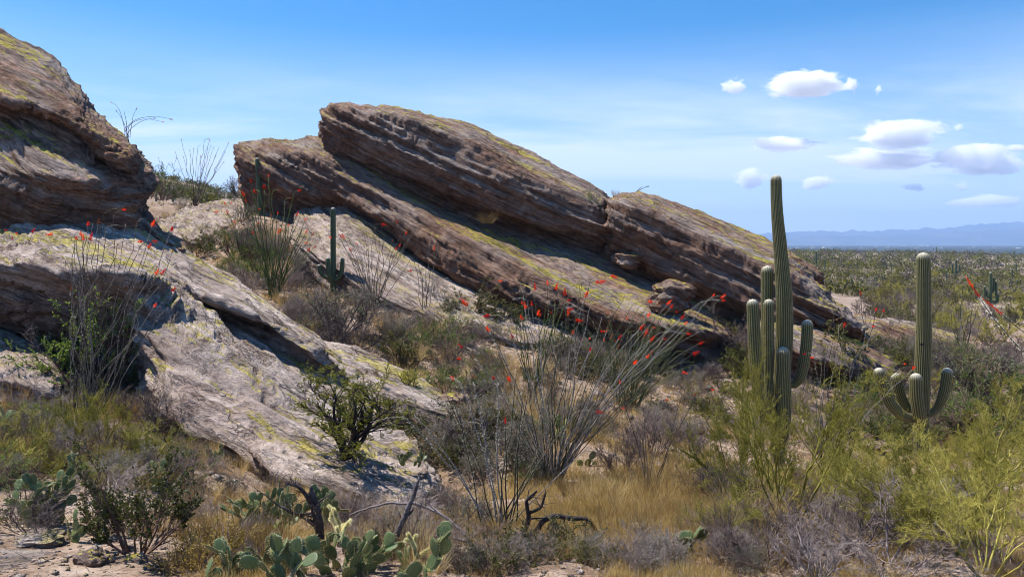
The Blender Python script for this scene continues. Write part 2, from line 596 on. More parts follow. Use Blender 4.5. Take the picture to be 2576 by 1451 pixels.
# ------------------------------------------------------------------ ground sheet
def build_ground():
    az = np.radians(np.concatenate([np.arange(-100, -45, 1.5), np.arange(-45, 45, 0.28), np.arange(45, 100.1, 1.5)]))
    r = [0.6]
    while r[-1] < 30000:
        r.append(r[-1] * (1.018 if r[-1] < 400 else 1.06))
    r = np.array(r)
    R, A = np.meshgrid(r, az, indexing='ij')
    X = R * np.sin(A); Y = R * np.cos(A)
    Z = H(X, Y)
    V = np.stack([X, Y, Z], -1).reshape(-1, 3)
    n, k = R.shape
    i, j = np.meshgrid(np.arange(n - 1), np.arange(k - 1), indexing='ij')
    a = (i * k + j).ravel()
    Fq = np.stack([a, a + k, a + k + 1, a + 1], -1)
    Vc = np.array([[0, 0, float(H(np.array([0.0]), np.array([0.6]))[0])]])
    me = mesh('ground', V, Fq, M_GROUND, True)
    o = add('ground', me)
    tag(o, 'stony pinkish tan desert ground sloping down from the viewer and up again under the rocks', 'ground', kind='structure')


build_ground()

# ------------------------------------------------------------------ mountains on the horizon
def build_mountains():
    m, g, b = mat('mountain', 0.95, 0.05)
    geo = g.new('ShaderNodeNewGeometry')
    n = g.noise(geo.outputs['Position'], 0.0022, 8, 0.7, 0.4)
    g.l.new(g.ramp(n, [(0.35, (0.035, 0.04, 0.045)), (0.55, (0.075, 0.07, 0.07)), (0.7, (0.15, 0.125, 0.115))]), b.inputs['Base Color'])
    prof = [(1500, 602), (1760, 594), (1900, 589), (1960, 583), (2000, 582), (2060, 581), (2110, 583), (2140, 580), (2190, 583), (2240, 577), (2300, 579), (2335, 572), (2365, 576), (2420, 568), (2470, 562), (2520, 560), (2576, 561), (2700, 556), (2900, 566), (3300, 590)]
    front = [(1500, 606), (1800, 601), (1960, 597), (2060, 593), (2150, 595), (2260, 590), (2340, 588), (2420, 584), (2500, 578), (2576, 577), (2750, 575), (3000, 590), (3300, 602)]
    for k, (pr, Y0, dep, lab) in enumerate(((prof, 15500, 2600, 'pale blue mountain range along the horizon behind the valley town'),
                                            (front, 13200, 1500, 'lower blue foothills in front of the far mountain range'))):
        pr = np.array(pr, float)
        u = np.linspace(pr[0, 0], pr[-1, 0], 420)
        v = np.interp(u, pr[:, 0], pr[:, 1])
        top = P(u, v, np.full_like(u, Y0))
        top[:, 2] += 34 * fbm(np.stack([u / 26, u * 0 + k * 7, u * 0], -1), 5, 0.5)
        rows = []
        ts = np.concatenate([np.linspace(-1, 0, 14), np.linspace(0, 1, 10)[1:]])
        for t in ts:
            q = top.copy()
            q[:, 1] += t * dep
            hgt = top[:, 2] + 60
            f = (1 - abs(t)) ** 1.25
            q[:, 2] = -60 + hgt * f + (1 - abs(t)) * abs(t) * 150 * fbm(np.stack([q[:, 0] / 700, q[:, 1] / 900, u * 0 + k], -1), 4)
            rows.append(q)
        V = np.array(rows); n, c = V.shape[:2]
        i, j = np.meshgrid(np.arange(n - 1), np.arange(c - 1), indexing='ij')
        a = (i * c + j).ravel()
        o = add('mountains' if k == 0 else 'foothills', mesh('mountains', V.reshape(-1, 3), np.stack([a, a + 1, a + c + 1, a + c], -1), m, True))
        tag(o, lab, 'mountains', kind='structure')


build_mountains()

# ------------------------------------------------------------------ rocks
def cr(Pts, n, ten=0.38):
    """Catmull-Rom through Pts (k, ...) with n samples per span"""
    Pts = np.asarray(Pts, float)
    E = np.concatenate([2 * Pts[:1] - Pts[1:2], Pts, 2 * Pts[-1:] - Pts[-2:-1]])
    out = []
    k = len(Pts)
    for i in range(k - 1):
        p0, p1, p2, p3 = E[i], E[i + 1], E[i + 2], E[i + 3]
        m = n[i] if hasattr(n, '__len__') else n
        t = (np.arange(m) / m).reshape(-1, *([1] * (Pts.ndim - 1)))
        m1 = (p2 - p0) * ten; m2 = (p3 - p1) * ten
        t2, t3 = t * t, t * t * t
        out.append((2 * t3 - 3 * t2 + 1) * p1 + (t3 - 2 * t2 + t) * m1 + (-2 * t3 + 3 * t2) * p2 + (t3 - t2) * m2)
    out.append(Pts[-1:])
    return np.concatenate(out)


ROCKS = []


def rock(name, label, stations, material, thick=4.0, res=0.075, amp=1.0, drop=2.5, back_drop=0.3, seed=0.0, cat='rock', group=None, B3=None, nose=0.10):
    """a solid ledge of bedded rock lofted along its length; each station lists the points of its visible side from the
    skyline edge down to the foot, and the hidden back and underside are closed behind them"""
    BT1, BT2, BS = B3 or BED_MAIN
    sts = []
    for s in stations:
        s = np.array(s, float)
        p = P(s[:, 0], s[:, 1], s[:, 2])
        # the depth runs away from the viewer's standpoint, so the flank stays behind the face
        fl_ = lambda q, t: q + np.array([q[0] / q[1] * t, t, 0])
        foot = fl_(p[-1], thick * 0.25) + [0, 0, -drop]
        bfoot = fl_(p[0], thick); bfoot[2] = foot[2]
        btop = fl_(p[0], thick * 0.8) + [0, 0, -back_drop * thick - 0.4]
        sts.append(np.concatenate([p, [foot, bfoot, btop, p[0] + [0, 0.001, -0.001]]]))
    sts = np.array(sts)
    # the ends: a rounded nose towards the mean point of the end section
    k0 = sts[0]; c0 = k0.mean(0)
    dirn = (sts[0].mean(0) - sts[1].mean(0)); dirn /= np.linalg.norm(dirn)
    rr = np.linalg.norm(k0[0] - k0[len(k0) // 2]) * nose
    e0 = [c0 + (k0 - c0) * 0.05 + dirn * rr * 0.8, c0 + (k0 - c0) * 0.62 + dirn * rr * 0.55]
    k1 = sts[-1]; c1 = k1.mean(0)
    dirn = (sts[-1].mean(0) - sts[-2].mean(0)); dirn /= np.linalg.norm(dirn)
    rr = np.linalg.norm(k1[0] - k1[len(k1) // 2]) * nose
    e1 = [c1 + (k1 - c1) * 0.62 + dirn * rr * 0.55, c1 + (k1 - c1) * 0.05 + dirn * rr * 0.8]
    sts = np.concatenate([e0, sts, e1])
    ds = np.linalg.norm(np.diff(sts, axis=0), axis=2).max(1)
    ns = [max(2, int(d / res)) for d in ds]
    G = cr(sts, ns, 0.45)                                   # along the length
    G = np.swapaxes(G, 0, 1)
    dr = np.linalg.norm(np.diff(G, axis=0), axis=2).mean(1)
    nvis = len(stations[0])
    nr = [max(2, int(d / (res if i < nvis else res * 4))) for i, d in enumerate(dr)]
    G = np.swapaxes(cr(G, nr, 0.22), 0, 1)                  # round the section
    G = G[:, :-1]
    n, k = G.shape[:2]
    # outward normals
    dl = np.gradient(G, axis=0)
    dc = np.roll(G, -1, 1) - np.roll(G, 1, 1)
    N = np.cross(dc, dl)
    N /= np.linalg.norm(N, axis=2, keepdims=True) + 1e-9
    cen = G.mean(1, keepdims=True)
    if ((G - cen) * N).sum(-1).mean() < 0: N = -N
    for _ in range(3):
        N = (N + np.roll(N, 1, 1) + np.roll(N, -1, 1)) / 3
        N[1:-1] = (N[1:-1] + N[2:] + N[:-2]) / 3
    N /= np.linalg.norm(N, axis=2, keepdims=True) + 1e-9
    t1, t2, s = G @ BT1, G @ BT2, G @ BS
    st = lambda a, b_, c: np.stack([t1 * a + seed, t2 * b_, s * c + seed * 2], -1)
    n1 = fbm(st(.22, .30, .45), 3)
    n2 = fbm(st(.16, .34, 1.9), 4, 0.55)
    ter = n2 * 5.0
    fl = np.floor(ter); fr = ter - fl
    ter = (fl + np.clip((fr - 0.35) / 0.3, 0, 1)) / 5.0
    n3 = 1 - np.abs(fbm(st(.32, .8, 5.0), 3, 0.6)) * 2
    n4 = fbm(st(.9, 2.2, 12), 3, 0.6)
    blk = fbm(st(.9, 1.0, .8), 3)
    blk = np.floor(blk * 3.2) / 3.2
    ln_ = fbm(st(.12, .3, 3.2), 2)
    lf_ = np.floor(ln_ * 4); lr_ = ln_ * 4 - lf_
    led = (lf_ + np.clip((lr_ - 0.4) / 0.2, 0, 1)) / 4
    n5 = fbm(st(4, 6.5, 20), 2, 0.6)
    gq = fbm(st(.22, 1.15, 1.5), 3, 0.5)
    gro = np.clip(1 - np.abs(gq) / 0.045, 0, 1) * np.clip(fbm(st(.5, .5, .5), 2) * 4 + .6, 0, 1)
    gv = fbm(np.stack([t1 * .9 + seed, t2 * .35, s * .35], -1), 3, 0.5)
    gro = gro + .6 * np.clip(1 - np.abs(gv) / 0.03, 0, 1) * np.clip(fbm(st(.6, .6, .6) + 9, 2) * 5 - .6, 0, 1)
    d = -0.13 * gro + amp * (0.20 * n1 + 0.30 * ter + 0.13 * n3 + 0.11 * n4 + 0.04 * n5 + 0.06 * blk + 0.34 * led)
    fac = np.clip(np.abs(N[..., 2]) , 0, 1)
    d *= (1.0 - 0.45 * np.clip(N[..., 2], 0, 1) ** 2)   # bedding tops weather smoother than the broken edges
    taper = np.clip(np.minimum(np.arange(n), np.arange(n)[::-1]) / 22.0, 0.25, 1)
    G = G + N * (d * taper[:, None])[..., None]
    i, j = np.meshgrid(np.arange(n - 1), np.arange(k), indexing='ij')
    a = (i * k + j).ravel(); b_ = (i * k + (j + 1) % k).ravel()
    Fq = np.stack([a, b_, b_ + k, a + k], -1)
    V = G.reshape(-1, 3)
    V = np.concatenate([V, G[0].mean(0)[None], G[-1].mean(0)[None]])
    j = np.arange(k); j2 = (j + 1) % k
    c0f = np.stack([j2, j, np.full(k, n * k)], -1)
    c1f = np.stack([j + (n - 1) * k, j2 + (n - 1) * k, np.full(k, n * k + 1)], -1)
    base = V.mean(0).copy(); base[2] = V[:, 2].min()
    if ((G - cen) * N).sum(-1).mean() > 0:
        pass
    me = mesh(name, V - base, [Fq, c0f, c1f], material, False)
    # consistent outward winding
    p0 = me.polygons[len(me.polygons) // 3]
    o = add(name, me, loc=tuple(base))
    cen_o = Vector(cen.mean((0, 1)) - base)
    s_ = 0
    for q in range(0, len(Fq), max(1, len(Fq) // 200)):
        pl = me.polygons[q]
        s_ += 1 if (pl.center - Vector(cen[min(q // k, n - 1), 0] - base)).dot(pl.normal) > 0 else -1
    if s_ < 0: me.flip_normals()
    tag(o, label, cat, group)
    ROCKS.append((name, G.reshape(-1, 3)))
    return o


def resamp(st, f):
    return st


rock('rock_dome', 'tall dark brown layered rock dome with yellow lichen on its top, filling the upper left', [
    [(-420, -120, 27), (-420, 40, 23), (-420, 190, 21), (-420, 240, 21.6), (-420, 400, 19.5), (-420, 620, 19.6)],
    [(-150, 0, 26), (-150, 120, 22.6), (-150, 230, 20.8), (-150, 275, 21.6), (-150, 420, 19.4), (-150, 615, 19.6)],
    [(0, 72, 25), (0, 180, 22), (0, 255, 20.6), (0, 292, 21.5), (0, 430, 19.4), (0, 605, 19.7)],
    [(105, 130, 25), (100, 215, 22), (100, 268, 20.6), (100, 300, 21.4), (100, 440, 19.3), (100, 590, 19.9)],
    [(192, 207, 24.5), (190, 275, 21.5), (190, 312, 20.7), (190, 338, 21.5), (190, 455, 19.6), (190, 575, 20.3)],
    [(262, 300, 24), (258, 338, 21.3), (256, 375, 20.8), (256, 402, 21.4), (256, 480, 20.1), (265, 562, 20.7)],
    [(322, 352, 23.5), (315, 378, 21.5), (312, 415, 21.0), (312, 440, 21.2), (312, 500, 20.9), (328, 565, 21.1)],
    [(346, 374, 23.5), (346, 396, 21.9), (344, 430, 21.5), (340, 465, 21.5), (334, 508, 21.2), (345, 562, 21.3)],
    [(354, 392, 24.0), (357, 412, 23.2), (357, 438, 22.7), (352, 468, 22.3), (340, 505, 21.9), (350, 555, 21.8)],
], M_ROCK_DOME, thick=7, res=0.07, amp=0.56, seed=3.1, B3=BED_DOME, nose=0.03)

rock('crumbling_rock', 'dark crumbling rock pieces at the foot of the big dome', [
    [(318, 528, 23.0), (316, 548, 22.0), (322, 580, 21.5)],
    [(372, 532, 23.0), (370, 552, 22.0), (378, 590, 21.4)],
    [(408, 572, 22.8), (410, 586, 22.0), (418, 608, 21.5)],
    [(452, 606, 22.8), (456, 614, 22.2), (460, 628, 21.8)],
], M_ROCK_DOME, thick=1.2, res=0.06, amp=0.4, seed=9.2)

rock('rock_slab', 'huge pale lichen-streaked slab slanting from the left edge down to the lower centre', [
    [(-420, 540, 22), (-420, 600, 18), (-420, 660, 15.5), (-420, 750, 15.6), (-420, 850, 16.2)],
    [(-150, 545, 22), (-150, 605, 18), (-150, 662, 15.6), (-150, 745, 15.8), (-150, 850, 16.5)],
    [(0, 545, 21.6), (0, 610, 18), (0, 662, 15.8), (0, 745, 16.0), (0, 860, 17)],
    [(170, 530, 21.8), (170, 600, 18.3), (180, 672, 15.4), (185, 760, 15.9), (190, 880, 17)],
    [(290, 560, 22), (290, 630, 18.6), (300, 690, 15.2), (315, 770, 15.7), (340, 900, 16.4)],
    [(400, 612, 22.2), (390, 665, 18.6), (385, 705, 15.6), (352, 860, 14.9), (375, 960, 14.6)],
    [(500, 678, 21.8), (480, 735, 18.3), (455, 770, 15.9), (425, 900, 14.2), (412, 1020, 13.2)],
    [(600, 736, 21.2), (590, 805, 17.8), (560, 880, 15.2), (520, 990, 13.4), (480, 1085, 12.2)],
    [(700, 810, 20.4), (695, 868, 17.5), (670, 950, 14.8), (630, 1045, 13.0), (590, 1130, 11.9)],
    [(790, 874, 19.3), (790, 935, 16.8), (770, 1010, 14.5), (730, 1100, 12.6), (710, 1185, 11.2)],
    [(862, 925, 17.8), (865, 990, 15.9), (855, 1060, 14.1), (830, 1140, 12.4), (820, 1225, 11.0)],
    [(935, 1015, 16), (945, 1065, 14.7), (950, 1115, 13.5), (945, 1175, 12.3), (930, 1245, 10.9)],
    [(1010, 1075, 14.6), (1030, 1115, 13.7), (1040, 1155, 12.9), (1040, 1200, 12), (1030, 1255, 10.9)],
    [(1066, 1135, 13.4), (1080, 1165, 12.8), (1088, 1195, 12.2), (1090, 1222, 11.7), (1086, 1248, 11.2)],
], M_ROCK_LEFT, thick=3.5, res=0.055, amp=0.62, drop=2.5, seed=1.7, B3=BED_LEFT)

rock('rock_slab', 'upper layer of pale rock with a shadowed lower lip lying along the back of the huge left slab', [
    [(230, 540, 22.5), (235, 590, 20), (245, 640, 18.0), (250, 668, 18.2)],
    [(310, 548, 22.5), (315, 600, 19.6), (330, 655, 17.6), (335, 686, 17.9)],
    [(405, 590, 22.2), (405, 640, 19.4), (420, 695, 17.2), (425, 722, 17.6)],
    [(500, 650, 21.8), (500, 695, 19.2), (520, 745, 17.0), (525, 770, 17.4)],
    [(602, 706, 21.2), (607, 745, 18.9), (628, 790, 16.8), (634, 812, 17.2)],
    [(700, 780, 20.5), (705, 808, 18.5), (722, 843, 16.7), (728, 862, 17.0)],
    [(785, 846, 19.5), (790, 868, 18), (806, 896, 16.5), (810, 910, 16.8)],
    [(848, 905, 18.4), (853, 920, 17.6), (864, 934, 16.8), (866, 944, 16.9)],
], M_ROCK_LEFT, thick=0.8, res=0.055, amp=0.42, drop=0.5, back_drop=0.3, seed=18.3, B3=BED_LEFT)

rock('rock_ledge', 'pale narrow rock ledge running down behind the huge left slab', [
    [(800, 845, 21), (800, 890, 19), (800, 930, 17.6)],
    [(885, 872, 20.3), (880, 905, 18.8), (880, 950, 17.4)],
    [(970, 905, 19.6), (960, 935, 18.3), (950, 985, 16.8)],
    [(1065, 952, 18.8), (1055, 980, 17.7), (1040, 1020, 16.4)],
    [(1160, 1015, 17.8), (1150, 1030, 17), (1140, 1050, 16.3)],
], M_ROCK_LEFT, thick=1.2, res=0.06, amp=0.4, drop=1.2, seed=5.5, B3=BED_LEFT)

rock('rock_slab', 'long top slab of the central outcrop with a blunt overhanging left nose', [
    [(822, 266, 41), (808, 280, 39.90), (804, 304, 39.4), (812, 330, 39.6), (824, 345, 40)],
    [(875, 258, 42), (850, 268, 38.90), (842, 316, 38.4), (850, 352, 38.6), (864, 378, 39)],
    [(975, 267, 42.6), (930, 280, 38.10), (915, 340, 37.6), (915, 385, 37.8), (925, 415, 38.5)],
    [(1100, 290, 42.8), (1060, 305, 37.10), (1030, 385, 36.6), (1030, 435, 36.8), (1040, 472, 38)],
    [(1220, 326, 42), (1185, 352, 36.10), (1150, 430, 35.6), (1145, 480, 35.8), (1150, 520, 37.4)],
    [(1340, 386, 40.6), (1295, 418, 35.10), (1260, 480, 34.6), (1255, 530, 34.9), (1260, 562, 36.5)],
    [(1440, 440, 39.4), (1400, 466, 34.50), (1375, 525, 34), (1370, 560, 34.3), (1375, 590, 35.8)],
    [(1520, 486, 38.4), (1498, 508, 34.10), (1480, 560, 33.6), (1475, 590, 33.9), (1480, 615, 35)],
    [(1548, 520, 37), (1535, 550, 34.50), (1530, 575, 34), (1528, 600, 34.2), (1528, 622, 35)],
], M_ROCK, thick=6, res=0.07, amp=0.56, drop=1.6, seed=2.3)

rock('rock_slab', 'middle slab of the central outcrop with its own nose on the left below the top slab', [
    [(612, 362, 43), (600, 376, 42.40), (598, 396, 41.8), (606, 425, 41.8), (622, 452, 42.2)],
    [(655, 352, 44), (635, 374, 41.60), (628, 410, 41), (636, 455, 41), (650, 480, 41.8)],
    [(740, 350, 44), (715, 378, 40.40), (700, 420, 39.8), (705, 470, 39.8), (720, 505, 40.8)],
    [(822, 345, 43.5), (800, 392, 39.40), (790, 440, 38.8), (795, 490, 38.8), (808, 520, 39.6)],
    [(900, 385, 42), (880, 415, 38.60), (868, 455, 38), (868, 500, 38), (880, 525, 38.8)],
    [(1010, 450, 40.5), (985, 478, 36.80), (968, 520, 36.2), (968, 565, 36), (985, 592, 37)],
    [(1130, 508, 39), (1115, 562, 34.90), (1090, 600, 34.3), (1085, 655, 34.2), (1105, 688, 35.4)],
    [(1240, 552, 38), (1240, 625, 33.20), (1210, 670, 32.6), (1195, 710, 32.6), (1210, 738, 33.8)],
    [(1370, 580, 37.2), (1370, 690, 31.60), (1340, 725, 31), (1320, 760, 31), (1330, 790, 32)],
    [(1510, 612, 36.2), (1490, 738, 30.60), (1465, 765, 30), (1450, 788, 30), (1450, 812, 30.8)],
    [(1620, 680, 34.6), (1620, 785, 29.40), (1600, 805, 28.8), (1590, 822, 28.8), (1590, 840, 29.4)],
    [(1710, 735, 33.2), (1735, 812, 28.80), (1735, 825, 28.2), (1735, 838, 28.2), (1735, 850, 28.6)],
    [(1790, 780, 32), (1830, 835, 29.20), (1835, 842, 28.6), (1835, 850, 28.7), (1835, 860, 28.9)],
], M_ROCK, thick=5, res=0.07, amp=0.6, drop=2.2, seed=7.9)

rock('rock_slab', 'broad pale smooth slab leaning under the middle slab behind the small two-armed cactus', [
    [(775, 512, 40.5), (762, 545, 38.5), (752, 580, 36.5), (748, 615, 34.5)],
    [(880, 508, 39.5), (860, 560, 36.8), (848, 615, 34.2), (840, 670, 32.2)],
    [(965, 572, 37.6), (950, 620, 34.9), (940, 670, 32.6), (925, 730, 30.5)],
    [(1060, 645, 36), (1050, 690, 33.6), (1040, 725, 31.6), (1025, 775, 29.9)],
    [(1160, 695, 35), (1150, 735, 32.6), (1145, 770, 31), (1135, 815, 29)],
    [(1330, 775, 33), (1320, 800, 31.2), (1310, 830, 29.6), (1300, 862, 28.4)],
    [(1470, 800, 32), (1460, 828, 31), (1445, 845, 30), (1440, 866, 29.3)],
], M_ROCK_PALE, thick=3, res=0.075, amp=0.6, drop=1.5, seed=4.4)

rock('rock_slab', 'dark brown slab right of the notch in the central outcrop, behind the tall saguaro', [
    [(1552, 490, 36.4), (1536, 506, 33.65), (1532, 550, 33.2), (1534, 590, 33.2), (1536, 625, 34)],
    [(1605, 486, 37), (1592, 508, 33.05), (1588, 560, 32.6), (1590, 620, 32.6), (1592, 665, 33.6)],
    [(1700, 512, 37), (1686, 542, 32.45), (1670, 600, 32), (1665, 670, 32), (1668, 718, 33)],
    [(1800, 552, 36.4), (1788, 590, 31.45), (1775, 650, 31), (1770, 715, 31), (1772, 755, 32)],
    [(1900, 594, 35.4), (1890, 645, 30.55), (1880, 700, 30.1), (1878, 760, 30.1), (1882, 795, 31)],
    [(1985, 640, 34.4), (1985, 690, 29.45), (1985, 740, 29), (1985, 795, 29), (1990, 825, 29.8)],
    [(2050, 694, 32.4), (2065, 745, 28.95), (2068, 775, 28.5), (2070, 815, 28.5), (2072, 840, 29.2)],
    [(2120, 768, 30.4), (2130, 792, 28.65), (2132, 810, 28.2), (2135, 830, 28.2), (2138, 852, 28.7)],
    [(2166, 812, 29.4), (2172, 822, 28.75), (2174, 832, 28.3), (2174, 842, 28.3), (2172, 856, 28.6)],
], M_ROCK_DARK, thick=5, res=0.07, amp=0.55, drop=2.2, seed=6.2)

rock('rock_slab', 'thin back slab ending in a blunt tip on the skyline right of the tall saguaro', [
    [(1880, 592, 36.5), (1880, 615, 34.5), (1880, 640, 34.2), (1880, 665, 34.5)],
    [(1970, 626, 36), (1968, 648, 34), (1965, 668, 33.6), (1965, 690, 34)],
    [(2040, 662, 35), (2040, 678, 33.6), (2040, 694, 33.2), (2040, 712, 33.6)],
    [(2066, 682, 34.4), (2068, 690, 33.6), (2068, 698, 33.4), (2066, 708, 33.6)],
], M_ROCK, thick=2.5, res=0.08, amp=0.5, drop=0.8, seed=8.8)

rock('rock_slab', 'low dark slab with a lichen top at the right foot of the outcrop', [
    [(1900, 800, 31), (1900, 825, 28.4), (1900, 860, 27.6), (1900, 930, 27.9)],
    [(1990, 806, 30.6), (1988, 828, 28), (1985, 890, 27), (1988, 950, 27.4)],
    [(2060, 818, 30), (2055, 846, 27.3), (2050, 900, 26.5), (2058, 965, 26.9)],
    [(2135, 848, 29.2), (2135, 880, 26.9), (2132, 925, 26.2), (2142, 978, 26.5)],
    [(2205, 885, 28.4), (2205, 912, 26.6), (2205, 948, 26.2), (2202, 980, 26.4)],
    [(2252, 922, 27.6), (2256, 936, 26.7), (2258, 952, 26.5), (2254, 972, 26.6)],
], M_ROCK_DARK, thick=3, res=0.075, amp=0.6, drop=1.2, seed=10.4)

rock('rock_outcrop', 'low pale rounded bedrock knob in the gap between the dome and the central outcrop', [
    [(395, 566, 44), (400, 588, 41.5), (410, 610, 39)],
    [(460, 530, 46), (460, 560, 42.5), (465, 600, 39)],
    [(545, 508, 46.5), (540, 545, 42), (535, 600, 38)],
    [(620, 492, 46.5), (620, 545, 41.5), (620, 610, 37)],
    [(700, 505, 45.5), (710, 550, 41), (720, 600, 37)],
    [(780, 545, 43), (785, 575, 40), (790, 600, 38)],
], M_ROCK_PALE, thick=3, res=0.09, amp=0.6, drop=1.0, seed=12.0)

rock('rock_slab', 'grey pink sloping rock behind the shrubs at the left edge', [
    [(-260, 820, 16.2), (-260, 880, 15.2), (-260, 960, 14.2)],
    [(-60, 812, 16.3), (-60, 870, 15.3), (-60, 960, 14.2)],
    [(40, 838, 16.2), (50, 890, 15.2), (60, 965, 14.2)],
    [(110, 880, 15.8), (120, 915, 15.1), (130, 975, 14.2)],
], M_ROCK_PALE, thick=1.0, res=0.05, amp=0.4, drop=0.8, seed=14.0)

rock('flat_rock', 'flat pinkish rock paving with a broken front edge in the bottom left corner', [
    [(-200, 1385, 5.98), (-200, 1440, 5.32), (-200, 1520, 4.56)],
    [(40, 1378, 6.08), (40, 1430, 5.42), (40, 1520, 4.56)],
    [(170, 1392, 5.94), (175, 1435, 5.37), (190, 1520, 4.61)],
    [(300, 1405, 5.79), (310, 1440, 5.32), (330, 1520, 4.61)],
    [(385, 1432, 5.51), (395, 1460, 5.13), (405, 1520, 4.66)],
], make_rock_mat('trail_rock', 1.02, 0.12, 2.0, 0.3), thick=0.4, res=0.025, amp=0.10, drop=0.5, back_drop=0.2, seed=15.0)

rock('rock_slab', 'low tan slab with yellow lichen lying right of the outcrop behind the second saguaro', [
    [(2165, 792, 47), (2165, 810, 44), (2168, 850, 42.5)],
    [(2260, 805, 47), (2260, 820, 44), (2262, 858, 42.5)],
    [(2340, 822, 46), (2340, 836, 43.5), (2342, 862, 42.5)],
    [(2400, 838, 45), (2402, 848, 43.5), (2404, 868, 42.5)],
], M_ROCK, thick=2, res=0.09, amp=0.5, drop=1.0, seed=16.0)


def boulder(u, v, wpx, hpx, label, material=None, Y=None, name='boulder', group=None, seed=1.0, on=None):
    g0 = ground(u, v) if Y is None else Vector(P(u, v, Y))
    Yb = g0.y
    w = wpx / F * Yb; h = hpx / F * Yb
    import bmesh
    bm = bmesh.new()
    bmesh.ops.create_icosphere(bm, subdivisions=4 if wpx > 30 else 3, radius=0.5)
    co = np.array([vt.co[:] for vt in bm.verts])
    c = co.copy()
    q = np.sign(c) * np.abs(c * 2) ** 0.8 * 0.5
    n = fbm(q * 2.2 + seed, 4, 0.55)
    st = fbm(np.stack([q[:, 0] * 1.2, q[:, 1] * 1.2, q[:, 2] * 6], -1) + seed, 3)
    q = q * (1 + 0.28 * n + 0.12 * st)[:, None]
    q *= [w, w * 0.8, h * 1.15]
    q[:, 2] += h * 0.42
    for vt, p in zip(bm.verts, q): vt.co = p
    me = bpy.data.meshes.new(name)
    bm.to_mesh(me); bm.free()
    me.materials.append(material or M_ROCK)
    o = add(name, me, loc=g0)
    return tag(o, label, 'boulder', group)


boulder(1690, 775, 110, 70, 'brown cracked boulder lying in the hollow at the foot of the dark slab', Y=29.6, seed=3)
boulder(1585, 668, 80, 34, 'brown block on the lit ledge under the notch of the outcrop', Y=33.0, seed=5)
boulder(1125, 1030, 95, 40, 'broken dark rock with a hollow under it beside the pale ledge', seed=8)
boulder(1005, 1018, 60, 30, 'small broken rock at the lower side of the pale ledge', seed=11)
boulder(2230, 1130, 130, 34, 'low flat tan rock between the two big saguaros', seed=14)
boulder(1285, 1178, 70, 22, 'small pale rock left of the central ocotillo base', M_ROCK_PALE, seed=17)
boulder(100, 1372, 110, 26, 'low pale stone at the back edge of the flat rock paving', M_ROCK_PALE, seed=19)
boulder(235, 1445, 90, 66, 'dark angular stone with a pale top on the flat rock paving', M_ROCK, Y=5.35, seed=23)
boulder(340, 1432, 60, 40, 'small dark stone right of the angular one on the paving', M_ROCK, Y=5.45, seed=25)
boulder(2130, 1005, 80, 26, 'weathered brown rock at the foot of the low right slab', seed=29)


# ------------------------------------------------------------------ distant town on the valley floor
def build_town():
    m, g, b = mat('far_building_paint', 0.7, 0.3)
    oi = g.new('ShaderNodeNewGeometry')
    n = g.noise(oi.outputs['Position'], 0.006, 3, 0.6)
    g.l.new(g.ramp(n, [(0.42, (0.05, 0.05, 0.045)), (0.55, (0.16, 0.14, 0.125)), (0.66, (0.70, 0.70, 0.70))]), b.inputs['Base Color'])
    rng = np.random.RandomState(3)
    A = Acc()
    tm, gt, bt = mat('far_tree_leaf', 0.9, 0.1)
    bt.inputs['Base Color'].default_value = (0.03, 0.045, 0.03, 1)
    for k in range(420):
        y = rng.uniform(3500, 9500)
        x = y * math.tan(math.radians(rng.uniform(15, 42)))
        z = -33
        w, d, h = rng.uniform(8, 26), rng.uniform(8, 24), rng.uniform(2, 5) + 6
        h -= 1.5
        V = np.array([[sx * w / 2 + x, sy * d / 2 + y, z + sz * h] for sz in (0, 1) for sy in (-1, 1) for sx in (-1, 1)])
        # pitched or flat roof
        rg = np.array([[x - w / 2, y, z + h * 1.25], [x + w / 2, y, z + h * 1.25]])
        V = np.concatenate([V, rg])
        A.add(V, [np.array([[0, 1, 5, 4], [2, 6, 7, 3], [4, 5, 9, 8], [7, 6, 8, 9]]), np.array([[0, 4, 8], [0, 8, 6], [0, 6, 2], [1, 9, 5], [1, 7, 9], [1, 3, 7]])], 0)
    o = add('distant_town', A.mesh('distant_town', [m], False))
    tag(o, 'pale roofs of the far-off town scattered over the valley floor below the mountains', 'town', kind='stuff')


build_town()


